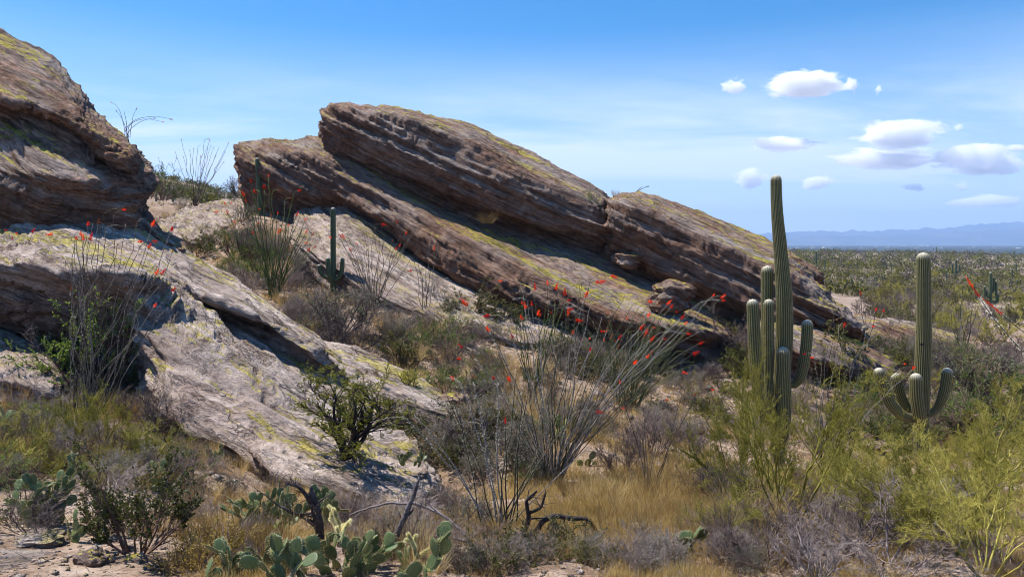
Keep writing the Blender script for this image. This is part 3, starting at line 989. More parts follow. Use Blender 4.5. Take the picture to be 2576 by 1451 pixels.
# ------------------------------------------------------------------ clouds
def build_clouds():
    specs = [(2030, 216, 215, 56, 'largest oval white cloud high in the right sky'),
             (1848, 218, 62, 36, 'small white cloud left of the large oval cloud'),
             (2143, 216, 38, 34, 'tiny white cloud touching the right end of the large oval cloud'),
             (1976, 359, 182, 32, 'long flat white cloud level with the upper pile of clouds'),
             (2262, 335, 250, 66, 'piled white cloud with a bumpy top in the right sky'),
             (2235, 398, 250, 50, 'ragged flat cloud just under the bumpy piled cloud'),
             (2470, 400, 250, 62, 'wide ragged white cloud reaching the right edge'),
             (1890, 449, 95, 42, 'small puffy cloud just left of the saguaro top'),
             (2058, 461, 90, 34, 'small puffy cloud right of the saguaro top'),
             (2302, 472, 60, 20, 'faint small cloud above the far mountains'),
             (2420, 470, 50, 20, 'faint small cloud right of the other faint cloud'),
             (2505, 508, 190, 36, 'low thin white cloud at the right edge above the mountains'),
             (2411, 321, 36, 14, 'tiny wisp right of the bumpy piled cloud'),
             (2212, 227, 16, 22, 'faint speck of cloud right of the large oval one'),
             (2555, 372, 70, 16, 'thin wisp above the wide ragged cloud at the right edge')]
    m = bpy.data.materials.new('cloud_vapour')
    m.use_nodes = True
    g = NT(m.node_tree); g.n.clear()
    out = g.new('ShaderNodeOutputMaterial')
    vol = g.new('ShaderNodeVolumePrincipled')
    vol.inputs['Color'].default_value = (1, 1, 1, 1)
    vol.inputs['Anisotropy'].default_value = 0.2
    geo = g.new('ShaderNodeTexCoord')
    at = geo.outputs['Object']
    ln = g.new('ShaderNodeVectorMath', operation='LENGTH'); g.l.new(at, ln.inputs[0])
    oi = g.new('ShaderNodeObjectInfo')
    off = g.new('ShaderNodeVectorMath', operation='ADD')
    g.l.new(at, off.inputs[0])
    cmb = g.new('ShaderNodeCombineXYZ'); 
    for i in range(3): g.l.new(g.math('MULTIPLY', oi.outputs['Random'], 40.0 + 9 * i), cmb.inputs[i])
    g.l.new(cmb.outputs[0], off.inputs[1])
    n = g.noise(off.outputs[0], 1.5, 7, 0.66, 0.3)
    dens = g.math('SUBTRACT', g.math('ADD', g.math('MULTIPLY', n, 2.9), g.rng(ln.outputs['Value'], 0.1, 1.0, 0.55, -0.9)), 1.32)
    dens = g.rng(dens, 0.0, 0.3, 0.0, 0.012)
    g.l.new(dens, vol.inputs['Density'])
    g.l.new(vol.outputs[0], out.inputs['Volume'])
    rng = np.random.RandomState(8)
    import bmesh
    for k, (u, v, w, h, lab) in enumerate(specs):
        Y = 19000 + 400 * (k % 3)
        c = P(u, v, Y)
        W_, H_ = w / F * Y, h / F * Y
        bm = bmesh.new()
        bmesh.ops.create_icosphere(bm, subdivisions=3, radius=1.0)
        for vt in bm.verts:
            n_ = 0.06 * float(perlin(np.array([vt.co[:]]) * 2 + k)[0])
            vt.co *= 1.0 + n_
        me = bpy.data.meshes.new('cloud'); bm.to_mesh(me); bm.free()
        me.materials.append(m)
        o = add('cloud', me, loc=tuple(c), scale=(W_ * 0.80, max(W_ * 0.4, H_ * 0.9), H_ * 0.98))
        tag(o, lab, 'cloud', 'fair-weather clouds in the right half of the sky')


build_clouds()


def build_haze():
    m = bpy.data.materials.new('haze_air')
    m.use_nodes = True
    g = NT(m.node_tree); g.n.clear()
    out = g.new('ShaderNodeOutputMaterial')
    vol = g.new('ShaderNodeVolumePrincipled')
    vol.inputs['Color'].default_value = (0.42, 0.64, 1.0, 1)
    vol.inputs['Density'].default_value = 9.0e-5
    vol.inputs['Anisotropy'].default_value = 0.1
    g.l.new(vol.outputs[0], out.inputs['Volume'])
    x0, x1, y0, y1, z0, z1 = -31000, 31000, -6000, 18200, -70, 760
    V = np.array([[x, y, z] for z in (z0, z1) for y in (y0, y1) for x in (x0, x1)], float)
    Fq = np.array([[0, 2, 3, 1], [4, 5, 7, 6], [0, 1, 5, 4], [2, 6, 7, 3], [0, 4, 6, 2], [1, 3, 7, 5]])
    o = add('haze', mesh('haze', V, Fq, m))
    tag(o, 'thin blue haze filling the air over the valley', 'haze', kind='stuff')


build_haze()
# ------------------------------------------------------------------ plant materials
def veg_mat(name, stops, rough=0.75, trans=0.0, nscale=3.0, var=0.35, spec=0.25):
    """stops: colours between which each plant and each patch of it varies"""
    m, g, b = mat(name, rough, spec)
    geo = g.new('ShaderNodeNewGeometry')
    oi = g.new('ShaderNodeObjectInfo')
    n = g.noise(geo.outputs['Position'], nscale, 3, 0.6)
    n2 = g.noise(geo.outputs['Position'], nscale * 9, 2, 0.6)
    f = g.math('ADD', g.math('MULTIPLY', n, 0.55), g.math('MULTIPLY', n2, 0.45))
    f = g.math('ADD', f, g.math('MULTIPLY', g.math('SUBTRACT', oi.outputs['Random'], 0.5), var))
    k = len(stops)
    col = g.ramp(f, [(0.34 + 0.32 * i / (k - 1), c) for i, c in enumerate(stops)])
    g.l.new(col, b.inputs['Base Color'])
    if trans:
        tr = g.new('ShaderNodeBsdfTranslucent')
        g.l.new(g.mix(1.0, col, (1.5, 1.45, 0.9), 'MULTIPLY'), tr.inputs[0])
        mx = g.new('ShaderNodeMixShader'); mx.inputs[0].default_value = trans
        g.l.new(b.outputs[0], mx.inputs[1]); g.l.new(tr.outputs[0], mx.inputs[2])
        g.l.new(mx.outputs[0], g.n['Material Output'].inputs[0])
    return m


M_TWIG = veg_mat('grey_twig', [(0.072, 0.053, 0.050), (0.165, 0.127, 0.116), (0.319, 0.264, 0.242)])
M_TWIGB = veg_mat('brown_twig', [(0.090, 0.054, 0.040), (0.202, 0.129, 0.095), (0.358, 0.252, 0.190)])
M_DARKWOOD = veg_mat('dark_wood', [(0.018, 0.014, 0.014), (0.045, 0.035, 0.036), (0.10, 0.085, 0.085)])
M_DEADWOOD = veg_mat('weathered_dead_wood', [(0.022, 0.018, 0.018), (0.06, 0.048, 0.047), (0.20, 0.17, 0.165)], nscale=9)
M_PALO = veg_mat('green_bark', [(0.132, 0.120, 0.022), (0.240, 0.210, 0.036), (0.396, 0.348, 0.084)])
M_PALOTWIG = veg_mat('yellow_green_twig', [(0.150, 0.140, 0.022), (0.281, 0.250, 0.041), (0.463, 0.406, 0.090)], trans=0.15)
M_PALOLEAF = veg_mat('small_bright_leaf', [(0.117, 0.130, 0.018), (0.221, 0.221, 0.034), (0.351, 0.325, 0.058)], trans=0.35)
M_OLIVE = veg_mat('olive_leaf', [(0.042, 0.052, 0.013), (0.091, 0.099, 0.023), (0.182, 0.169, 0.044)], trans=0.25, rough=0.5)
M_GREEN = veg_mat('fresh_green_leaf', [(0.046, 0.085, 0.016), (0.098, 0.163, 0.029), (0.169, 0.247, 0.052)], trans=0.3)
M_SAGE = veg_mat('grey_green_leaf', [(0.075, 0.098, 0.057), (0.144, 0.169, 0.103), (0.237, 0.256, 0.169)], trans=0.25)
M_GRASS = veg_mat('dry_grass_blade', [(0.24, 0.16, 0.065), (0.49, 0.36, 0.16), (0.74, 0.60, 0.33)], trans=0.3, nscale=1.1)
M_FORB = veg_mat('ochre_leaf', [(0.130, 0.098, 0.018), (0.247, 0.182, 0.033), (0.390, 0.286, 0.052)], trans=0.3)
M_CANE = veg_mat('grey_cane', [(0.045, 0.044, 0.024), (0.095, 0.085, 0.055), (0.24, 0.22, 0.20)], nscale=5, var=.8)
M_CANEG = veg_mat('green_cane', [(0.035, 0.048, 0.014), (0.075, 0.105, 0.028), (0.16, 0.175, 0.065)], nscale=4)
M_CANEB = veg_mat('brown_cane', [(0.05, 0.040, 0.032), (0.115, 0.092, 0.070), (0.23, 0.19, 0.15)], nscale=5)
M_SPINE = veg_mat('pale_spine', [(0.42, 0.38, 0.32), (0.60, 0.56, 0.48), (0.78, 0.74, 0.66)], trans=0.2)
M_FLOWER = veg_mat('scarlet_petal', [(0.50, 0.016, 0.008), (0.78, 0.05, 0.014), (0.90, 0.14, 0.03)], trans=0.35, nscale=9, rough=0.6)
M_DRYFLOWER = veg_mat('faded_flower', [(0.20, 0.06, 0.03), (0.34, 0.11, 0.05), (0.45, 0.2, 0.09)], trans=0.2)


def make_cactus_mat(name, green, crest, woolly=(0.62, 0.58, 0.47), corky=0.0):
    m, g, b = mat(name, 0.62, 0.3)
    at = g.new('ShaderNodeAttribute', attribute_name='rib')
    geo = g.new('ShaderNodeNewGeometry')
    n = g.noise(geo.outputs['Position'], 6.0, 5, 0.65)
    n2 = g.noise(geo.outputs['Position'], 1.6, 5, 0.6, 0.4)
    body = g.mix(g.rng(n, 0.3, 0.7), tuple(c * 0.72 for c in green), tuple(c * 1.3 for c in green))
    col = g.mix(g.rng(at.outputs['Fac'], 0.35, 0.95), body, crest)
    top = g.new('ShaderNodeAttribute', attribute_name='top')
    col = g.mix(top.outputs['Fac'], col, woolly)
    scar = g.new('ShaderNodeAttribute', attribute_name='cork')
    cf = g.math('MULTIPLY', g.rng(n2, 0.46, 0.56), scar.outputs['Fac'], clamp=True)
    col = g.mix(cf, col, g.mix(g.rng(n, 0.35, 0.65), (0.055, 0.045, 0.035), (0.22, 0.18, 0.14)))
    holes = g.rng(g.noise(geo.outputs['Position'], 3.4, 2, 0.4), 0.72, 0.75)
    col = g.mix(holes, col, (0.02, 0.015, 0.012))
    g.l.new(col, b.inputs['Base Color'])
    bp = g.new('ShaderNodeBump'); bp.inputs['Strength'].default_value = 0.5; bp.inputs['Distance'].default_value = 0.02
    g.l.new(g.noise(geo.outputs['Position'], 60, 3, 0.6), bp.inputs['Height'])
    g.l.new(bp.outputs[0], b.inputs['Normal'])
    return m


M_SAG = make_cactus_mat('saguaro_skin', (0.055, 0.064, 0.022), (0.235, 0.205, 0.085))
M_SAGD = make_cactus_mat('dark_saguaro_skin', (0.045, 0.078, 0.035), (0.115, 0.135, 0.075))


def make_pad_mat():
    m, g, b = mat('prickly_pear_skin', 0.5, 0.35)
    geo = g.new('ShaderNodeNewGeometry')
    oi = g.new('ShaderNodeObjectInfo')
    tc = g.new('ShaderNodeTexCoord')
    n = g.noise(tc.outputs['Object'], 2.0, 4, 0.6)
    n3 = g.noise(geo.outputs['Position'], 45, 4, 0.6)
    f = g.math('ADD', g.math('MULTIPLY', oi.outputs['Random'], 0.65), g.math('MULTIPLY', n, 0.4))
    col = g.ramp(f, [(0.15, (0.050, 0.088, 0.030)), (0.45, (0.085, 0.135, 0.055)), (0.68, (0.125, 0.175, 0.055)), (0.9, (0.21, 0.23, 0.06))])
    col = g.mix(0.4, col, g.ramp(n3, [(0.35, (0.7, 0.7, 0.7)), (0.65, (1.25, 1.25, 1.2))]), 'MULTIPLY')
    brown = g.rng(g.noise(geo.outputs['Position'], 9, 4, 0.6), 0.66, 0.72, 0, 0.8)
    col = g.mix(brown, col, (0.22, 0.16, 0.09))
    g.l.new(col, b.inputs['Base Color'])
    return m


M_PAD = make_pad_mat()
M_YSPINE = veg_mat('golden_spine', [(0.42, 0.30, 0.12), (0.62, 0.50, 0.28), (0.80, 0.75, 0.58)], trans=0.2, nscale=12)
M_CHOLLA = veg_mat('cholla_stem', [(0.16, 0.17, 0.07), (0.25, 0.25, 0.10), (0.3, 0.3, 0.14)])
M_CSPINE = veg_mat('cream_spine', [(0.62, 0.56, 0.34), (0.78, 0.74, 0.52), (0.88, 0.86, 0.70)], trans=0.35, nscale=12)


# ------------------------------------------------------------------ branching growth
def grow(rng, pos, dirs, length, radius, k, wob, trop=0.0):
    """N branches as polylines; returns pts (N,k+1,3), radii (N,k+1)"""
    n = len(pos)
    pts = [pos]
    d = dirs.copy()
    step = (length / k)[:, None]
    for _ in range(k):
        d = d + rng.normal(size=d.shape) * wob
        d[:, 2] += trop
        d /= np.linalg.norm(d, axis=1, keepdims=True)
        pts.append(pts[-1] + d * step)
    pts = np.stack(pts, 1)
    rad = radius[:, None] * np.linspace(1, 0.45, k + 1)[None]
    return pts, rad


def children_of(rng, pts, rad, per, ang, tmin=0.25):
    n, k1, _ = pts.shape
    idx = np.repeat(np.arange(n), per)
    t = rng.uniform(tmin, 1.0, len(idx)) * (k1 - 1)
    i = np.minimum(t.astype(int), k1 - 2); f = (t - i)[:, None]
    p = pts[idx, i] * (1 - f) + pts[idx, i + 1] * f
    d = pts[idx, i + 1] - pts[idx, i]
    d /= np.linalg.norm(d, axis=1, keepdims=True) + 1e-9
    d = d + rdir(rng, len(idx)) * ang
    d /= np.linalg.norm(d, axis=1, keepdims=True)
    r = (rad[idx, i] * (1 - f[:, 0]) + rad[idx, i + 1] * f[:, 0])
    return p, d, r


def to_segs(pts, rad):
    A = pts[:, :-1].reshape(-1, 3); B = pts[:, 1:].reshape(-1, 3)
    return A, B, rad[:, :-1].ravel(), rad[:, 1:].ravel()


def shrub_meshes(kind, seed):
    """unit shrub (about 1 m tall and 1 m wide): meshes for branches and for foliage"""
    K = SHRUBS[kind]
    rng = np.random.RandomState(seed)
    n0 = K['stems']
    az = rng.uniform(0, 2 * math.pi, n0)
    tilt = np.sqrt(rng.uniform(0, 1, n0)) * K['spread']
    d = np.stack([np.cos(az) * np.sin(tilt), np.sin(az) * np.sin(tilt), np.cos(tilt)], -1)
    pos = np.stack([np.cos(az) * 0.03, np.sin(az) * 0.03, 0 * az], -1) * (0.5 + n0 / 12)
    L = rng.uniform(0.75, 1.1, n0) * K['len'] * (1 - 0.25 * (tilt / max(K['spread'], .01)) ** 2)
    rad = np.full(n0, K['r0']) * rng.uniform(.7, 1.2, n0)
    acc = Acc()
    p, r = grow(rng, pos, d, L, rad, 6, K['wob'], K.get('trop', 0.0))
    V, Fq = seg_prisms(*to_segs(p, r), sides=4); acc.add(V, Fq, 0)
    lev = [(p, r, L)]
    for (per, ratio, ang, k) in K['levels']:
        pp, rr, LL = lev[-1]
        q, dd, r0 = children_of(rng, pp, rr, per, ang)
        Lc = np.repeat(LL, per) * ratio * rng.uniform(0.5, 1.25, len(q))
        rc = np.maximum(r0 * 0.62, K.get('rmin', 0.0022))
        p2, r2 = grow(rng, q, dd, Lc, rc, k, K['wob'] * 1.2, K.get('trop', 0.0))
        p2[..., 2] = np.maximum(p2[..., 2], 0.0)
        V, Fq = seg_prisms(*to_segs(p2, r2), sides=3)
        acc.add(V, Fq, 1 if len(lev) >= K.get('fine_from', 99) else 0)
        lev.append((p2, r2, Lc))
    allv = lev[-1][0].reshape(-1, 3)
    kz = 1.0 / np.percentile(allv[:, 2], 97)
    kx = 1.0 / (2 * np.percentile(np.abs(allv[:, :2]), 93))
    acc.V = [q * [kx, kx, kz] for q in acc.V]
    bm = acc.mesh('branches', [K['wood'], K.get('wood2', K['wood'])])
    fol = None
    if K.get('leaf'):
        per, ll, lw, matl = K['leaf']
        pp, rr, LL = lev[-1]
        q, dd, _ = children_of(rng, pp, rr, per, 1.1, 0.1)
        keep = perlin(q * 3.2 + seed) > K.get('gap', -0.6)
        q, dd = q[keep], dd[keep]
        n = len(q)
        A = dd * (ll * rng.uniform(0.6, 1.3, n))[:, None]
        Bv = np.cross(dd, rdir(rng, n)); Bv /= np.linalg.norm(Bv, axis=1, keepdims=True) + 1e-9
        Bv = Bv * (lw * rng.uniform(.7, 1.2, n))[:, None]
        q = q * [kx, kx, kz]
        V, Fq = leaf_quads(q, A, Bv)
        fol = mesh('foliage', V, Fq, matl)
    return bm, fol


SHRUBS = {
    # bare twiggy grey-purple bush
    'twiggy': dict(stems=16, spread=1.15, len=0.62, r0=0.011, wob=0.16, trop=0.05, rmin=0.0026, levels=[(6, .5, .6, 4), (5, .5, .8, 3), (4, .55, .9, 2)], wood=M_TWIG),
    'brown': dict(stems=22, spread=1.0, len=0.66, r0=0.008, wob=0.13, trop=0.05, rmin=0.0024, levels=[(6, .5, .55, 4), (6, .5, .7, 2), (2, .5, .8, 2)], wood=M_TWIGB, wood2=M_TWIG, fine_from=2),
    # olive, small thick leaves
    'olive': dict(stems=18, spread=1.05, len=0.6, r0=0.010, wob=0.12, trop=0.07, rmin=0.003, levels=[(6, .48, .6, 4), (5, .45, .8, 3)], wood=M_TWIGB, leaf=(11, .040, .012, M_OLIVE), gap=-0.35),
    # fresh green fine-leaved
    'green': dict(stems=16, spread=1.05, len=0.6, r0=0.008, wob=0.12, trop=0.06, rmin=0.0025, levels=[(6, .5, .7, 4), (5, .45, .8, 3)], wood=M_TWIGB, leaf=(10, .034, .009, M_GREEN), gap=-0.3),
    # grey-green thin
    'sage': dict(stems=16, spread=1.1, len=0.6, r0=0.010, wob=0.15, trop=0.04, rmin=0.0026, levels=[(6, .5, .7, 4), (5, .5, .8, 3), (2, .5, .9, 2)], wood=M_TWIG, leaf=(3, .026, .008, M_SAGE), gap=-0.15),
    # young palo verde: green bark, yellow-green needle twigs
    'palo': dict(stems=6, spread=0.95, len=0.8, r0=0.017, wob=0.17, trop=0.05, rmin=0.003, levels=[(7, .48, .75, 5), (7, .45, .75, 3), (5, .55, .75, 2)], wood=M_PALO, wood2=M_PALOTWIG, fine_from=2, leaf=(2, .022, .0035, M_PALOLEAF), gap=-0.25),
    'palobig': dict(stems=8, spread=0.95, len=0.74, r0=0.0085, wob=0.15, trop=0.07, rmin=0.0011, levels=[(7, .48, .7, 5), (7, .42, .7, 4), (6, .42, .7, 3), (4, .5, .7, 2)], wood=M_PALO, wood2=M_PALOTWIG, fine_from=3, leaf=(1, .011, .0020, M_PALOLEAF), gap=-0.2),
    # dark-stemmed mesquite-like bush with yellow-green haze of leaves
    'mesquite': dict(stems=9, spread=0.9, len=0.75, r0=0.016, wob=0.18, trop=0.06, rmin=0.003, levels=[(7, .45, .8, 4), (7, .42, .8, 3), (3, .5, .8, 2)], wood=M_DARKWOOD, wood2=M_PALOTWIG, fine_from=3, leaf=(9, .022, .005, M_PALOLEAF), gap=-0.5),
    # dense ochre herb
    'ochre': dict(stems=34, spread=0.9, len=0.6, r0=0.006, wob=0.12, trop=0.08, rmin=0.003, levels=[(5, .45, .5, 3)], wood=M_TWIGB, leaf=(16, .036, .010, M_FORB), gap=-0.6),
    # bunch of dry grass
    'tuft': dict(stems=170, spread=0.85, len=0.75, r0=0.0040, wob=0.10, trop=-0.03, rmin=0.003, levels=[(1, .5, .4, 2)], wood=M_GRASS),
}
SHRUB_CAT = {'twiggy': ('twiggy_bush', 'bush'), 'brown': ('dry_bush', 'bush'), 'olive': ('leafy_shrub', 'shrub'), 'green': ('green_shrub', 'shrub'),
             'sage': ('sage_bush', 'bush'), 'palo': ('palo_verde', 'palo verde'), 'mesquite': ('mesquite_bush', 'shrub'), 'palobig': ('palo_verde', 'palo verde'), 'ochre': ('ochre_herb', 'plant'), 'tuft': ('grass_tuft', 'grass tuft')}
PROTO = {}
_prs = random.Random(77)


def proto(kind, var):
    if (kind, var) not in PROTO:
        PROTO[kind, var] = shrub_meshes(kind, 100 + 13 * var + sum(map(ord, kind)))
    return PROTO[kind, var]


def shrub(kind, base, w, h, label, group=None, var=None, rz=None, parts=True):
    """w, h in metres"""
    nv = {'palo': 4, 'mesquite': 3}.get(kind, 4)
    var = _prs.randrange(nv) if var is None else var
    bm, fol = proto(kind, var)
    nm, ct = SHRUB_CAT[kind]
    rz = _prs.uniform(0, 6.28) if rz is None else rz
    sc = (w, w, h)
    if fol is None:
        o = add(nm, bm, loc=base, rot=(0, 0, rz), scale=sc)
        return tag(o, label, ct, group)
    t = empty(nm, base, label, ct, group, rz=rz)
    t.scale = sc
    add('branches', bm, t)
    add('foliage', fol, t)
    return t


def shrub_px(kind, u, v, wpx, hpx, label, group=None, Y=None, **k):
    b = ground(u, v) if Y is None else Vector(P(u, v, Y))
    if Y is None: b.z -= 0.02
    return shrub(kind, b, wpx / F * b.y, hpx / F * b.y, label, group, **k)


# ------------------------------------------------------------------ saguaro
def bez_path(pts, step):
    pts = np.asarray(pts, float)
    d = np.linalg.norm(np.diff(pts, axis=0), axis=1)
    return cr(pts, [max(2, int(x / step)) for x in d])


def sag_limb(path, rad, ribs, seed, spines=True, step=0.05, cork=0.0, per_rib=4, droot=False):
    """ribbed column along path (metres) with given radii; returns Acc-ready pieces: V, F, rib, top, cork, spineV, spineF"""
    rng = np.random.RandomState(seed)
    path = np.asarray(path, float); rad = np.asarray(rad, float)
    both = bez_path(np.concatenate([path, rad[:, None]], 1), step)
    pts, r = both[:, :3], both[:, 3]
    # rounded tip
    n = len(pts)
    s = np.concatenate([[0], np.cumsum(np.linalg.norm(np.diff(pts, axis=0), axis=1))])
    rt = r[-1]
    dist = s[-1] - s
    tip = np.clip(dist / (rt * 1.25), 0, 1)
    extra = np.array([0.0])
    r = r * np.sqrt(np.clip(1 - (1 - tip) ** 2.2, 0.0, 1))
    # extra rings close to the tip
    dense = np.linspace(s[-1] - rt * 1.25, s[-1], 9)[1:]
    keep = s < s[-1] - rt * 1.25
    if keep.sum() > 2:
        s2 = np.concatenate([s[keep], dense])
        pts = np.stack([np.interp(s2, s, pts[:, i]) for i in range(3)], -1)
        rb = np.interp(s2, s, both[:, 3])
        tip = np.clip((s[-1] - s2) / (rt * 1.25), 0, 1)
        r = rb * np.sqrt(np.clip(1 - (1 - tip) ** 2.2, 0.0004, 1))
        s = s2
    n = len(pts)
    r = r * (1 + 0.035 * perlin(np.stack([s * 2.2, s * 0 + seed, s * 0], -1)) + 0.02 * perlin(np.stack([s * 7, s * 0 + seed, s * 0 + 4], -1)))
    t = np.gradient(pts, axis=0); t /= np.linalg.norm(t, axis=1, keepdims=True) + 1e-9
    x = np.cross(t[0], [0.1, 1.0, 0.2]); x /= np.linalg.norm(x)
    X = []
    for i in range(n):
        x = x - t[i] * (x @ t[i]); x /= np.linalg.norm(x); X.append(x)
    X = np.array(X); Yv = np.cross(t, X)
    m = ribs * per_rib
    th = np.arange(m) * 2 * math.pi / m
    c = np.cos(ribs * th)                      # 1 on the crest
    prof = 0.98 + 0.055 * (np.abs((c + 1) / 2) ** 0.65 * 2 - 1)
    rr = r[:, None] * prof[None]
    V = pts[:, None] + (X[:, None] * np.cos(th)[None, :, None] + Yv[:, None] * np.sin(th)[None, :, None]) * rr[..., None]
    k = np.arange(m); k2 = (k + 1) % m
    Q = np.stack([k, k2, k2 + m, k + m], -1)
    Fq = (np.arange(n - 1)[:, None, None] * m + Q[None]).reshape(-1, 4)
    V = V.reshape(-1, 3)
    V = np.concatenate([V, pts[-1:]])
    Ft = np.stack([k + (n - 1) * m, k2 + (n - 1) * m, np.full(m, n * m)], -1)
    rib = np.tile((c + 1) / 2, n); rib = np.append(rib, 0.5)
    top = np.repeat(np.clip(1 - tip, 0, 1) ** 1.6 * 0.9, m); top = np.append(top, 0.9)
    ck = np.repeat(np.clip(1 - s / (s[-1] * 0.45), 0, 1) * cork, m); ck = np.append(ck, 0)
    SV = SF = None
    if spines:
        crest = np.nonzero(c > 0.99)[0]
        step_s = max(1, int(round(0.022 / max(1e-3, (s[-1] / n)))))
        rows = np.arange(0, n, step_s)
        ps, ds = [], []
        sub = max(1, int(round((s[-1] / n) / 0.028)))
        for j in range(sub):
            f = j / sub
            a = V[:n * m].reshape(n, m, 3)
            P0 = a[:-1][:, crest] * (1 - f) + a[1:][:, crest] * f
            C0 = pts[:-1][:, None] * (1 - f) + pts[1:][:, None] * f
            T0 = np.broadcast_to(t[:-1][:, None], P0.shape)
            dd = P0 - C0; dd /= np.linalg.norm(dd, axis=-1, keepdims=True) + 1e-9
            ps.append(P0.reshape(-1, 3)); ds.append((dd + 0 * T0).reshape(-1, 3))
        ps = np.concatenate(ps); ds = np.concatenate(ds)
        ps = np.repeat(ps, 3, 0); ds = np.repeat(ds, 3, 0)
        ds = ds + rng.normal(size=ds.shape) * 0.65; ds /= np.linalg.norm(ds, axis=1, keepdims=True)
        ln = rng.uniform(0.010, 0.024, len(ps))[:, None]
        side = np.cross(ds, rdir(rng, len(ps))) * 0.0013
        SV = np.stack([ps - side, ps + side, ps + ds * ln], 1).reshape(-1, 3)
        SF = np.arange(len(ps) * 3).reshape(-1, 3)
    return V, [Fq, Ft], rib, top, ck, SV, SF


def limb_mesh(name, base, path, rad, ribs, seed, material, **k):
    V, Fl, rib, top, ck, SV, SF = sag_limb(np.asarray(path) - np.asarray(base), rad, ribs, seed, **k)
    z = lambda a: np.concatenate([a, np.zeros(len(SV))]) if SV is not None else a
    if SV is not None:
        allV = np.concatenate([V, SV]); Fs = Fl[:1] + [np.concatenate([Fl[1], SF + len(V)])]
        midx = np.concatenate([np.zeros(len(Fl[0])), np.zeros(len(Fl[1])), np.ones(len(SF))])
    else:
        allV = V; Fs = Fl; midx = np.zeros(len(Fl[0]) + len(Fl[1]))
    me = mesh(name, allV, Fs, [material, M_SPINE], False, midx, {'rib': z(rib), 'top': z(top), 'cork': z(ck)})
    sm = np.zeros(len(me.polygons), bool); sm[:len(Fl[0])] = True
    me.polygons.foreach_set('use_smooth', sm)
    return me


WF = 0.52


def saguaro(base_uv, Y, trunk, arms, label, ribs=18, material=None, group=None, spines=True, cork=0.6, seed=1, step=0.05, per_rib=4):
    """trunk: list of (u, v, width_px) from the ground to the tip; arms the same with a fourth value, offset towards (+) or away from the viewer"""
    material = material or M_SAG
    b = Vector(P(base_uv[0], base_uv[1], Y))
    b.z = min(b.z, float(H(np.array([b.x]), np.array([b.y]))[0])) if True else b.z
    root = empty('saguaro', b, label, 'cactus', group)
    def conv(L, wf=1.0):
        L = [tuple(q) + (0,) if len(q) == 3 else tuple(q) for q in L]
        a = np.array(L, float)
        yy = Y - a[:, 3]
        return P(a[:, 0], a[:, 1], yy), a[:, 2] * WF * wf / 2 / F * yy
    p, r = conv(trunk)
    p = np.concatenate([[[p[0][0], p[0][1], b.z - 0.1]], p]) if p[0][2] > b.z else p
    if len(p) > len(r): r = np.concatenate([r[:1] * 0.95, r])
    add('trunk', limb_mesh('trunk', b, p, r, ribs, seed, material, spines=spines, cork=cork, step=step, per_rib=per_rib), root)
    for i, a in enumerate(arms):
        p, r = conv(a, 1.12)
        add('arm', limb_mesh('arm', b, p, r, max(8, int(ribs * 0.72)), seed + 7 + i, material, spines=spines, cork=cork * 0.25, step=step, per_rib=per_rib), root)
    return root


# ------------------------------------------------------------------ ocotillo
def flower_mesh(seed, L=0.17, n=60, faded=False):
    rng = np.random.RandomState(seed)
    t = rng.uniform(0, 1, n)
    base = np.stack([0.012 * rng.normal(size=n), 0.012 * rng.normal(size=n), t * L], -1)
    az = rng.uniform(0, 6.28, n)
    el = rng.uniform(0.1, 0.9, n) + t * 0.5
    d = np.stack([np.cos(az) * np.cos(el), np.sin(az) * np.cos(el), np.sin(el)], -1)
    A = d * (rng.uniform(0.025, 0.075, n) * (1.15 - 0.6 * t))[:, None]
    Bv = np.cross(d, rdir(rng, n)); Bv /= np.linalg.norm(Bv, axis=1, keepdims=True); Bv *= 0.0062
    Cv = np.cross(d, Bv); Cv /= np.linalg.norm(Cv, axis=1, keepdims=True); Cv *= 0.0062
    V1, F1 = leaf_quads(base, A, Bv); V2, F2 = leaf_quads(base, A, Cv)
    V3, F3 = seg_prisms(np.array([[0, 0, -.01]]), np.array([[0, 0, L]]), .005, .002, 5)
    return mesh('flower', np.concatenate([V1, V2, V3]), [np.concatenate([F1, F2 + len(V1), F3 + len(V1) + len(V2)])], M_DRYFLOWER if faded else M_FLOWER)


FLOWERS = [flower_mesh(i, L) for i, L in enumerate((0.12, 0.16, 0.20, 0.14))]
FADED = [flower_mesh(9, 0.13, 26, True)]


def cane_path(rng, b, tip, arch=0.10, wob=0.035, k=16, kink=0.0):
    b = np.asarray(b, float); tip = np.asarray(tip, float)
    t = np.linspace(0, 1, k)[:, None]
    d = tip - b
    L = np.linalg.norm(d)
    side = np.cross(d, [0, 1.0, 0]); side /= np.linalg.norm(side) + 1e-9
    out = np.array([d[0], d[1], 0]); 
    # canes start steeper, then lean out: bow of the horizontal travel
    p = b + d * t
    p = p - out * (t * (1 - t)) * arch * 4 * 0.5
    p[:, 2] += L * arch * 0.5 * (t[:, 0] * (1 - t[:, 0])) * 2
    ph = rng.uniform(0, 50, 2)
    ww = fbm(np.concatenate([t * 2.1 * L / 2 + ph[0], t * 0 + ph[1], t * 0], 1), 3, 0.5)
    w2 = fbm(np.concatenate([t * 2.1 * L / 2 + ph[1], t * 0 + ph[0], t * 0 + 5], 1), 3, 0.5)
    env = np.sin(np.pi * np.clip(t[:, 0], 0, 1) ** 0.8) + 0.35 * t[:, 0]
    p[:, 0] += ww * env * wob * L
    p[:, 1] += w2 * env * wob * L
    return p


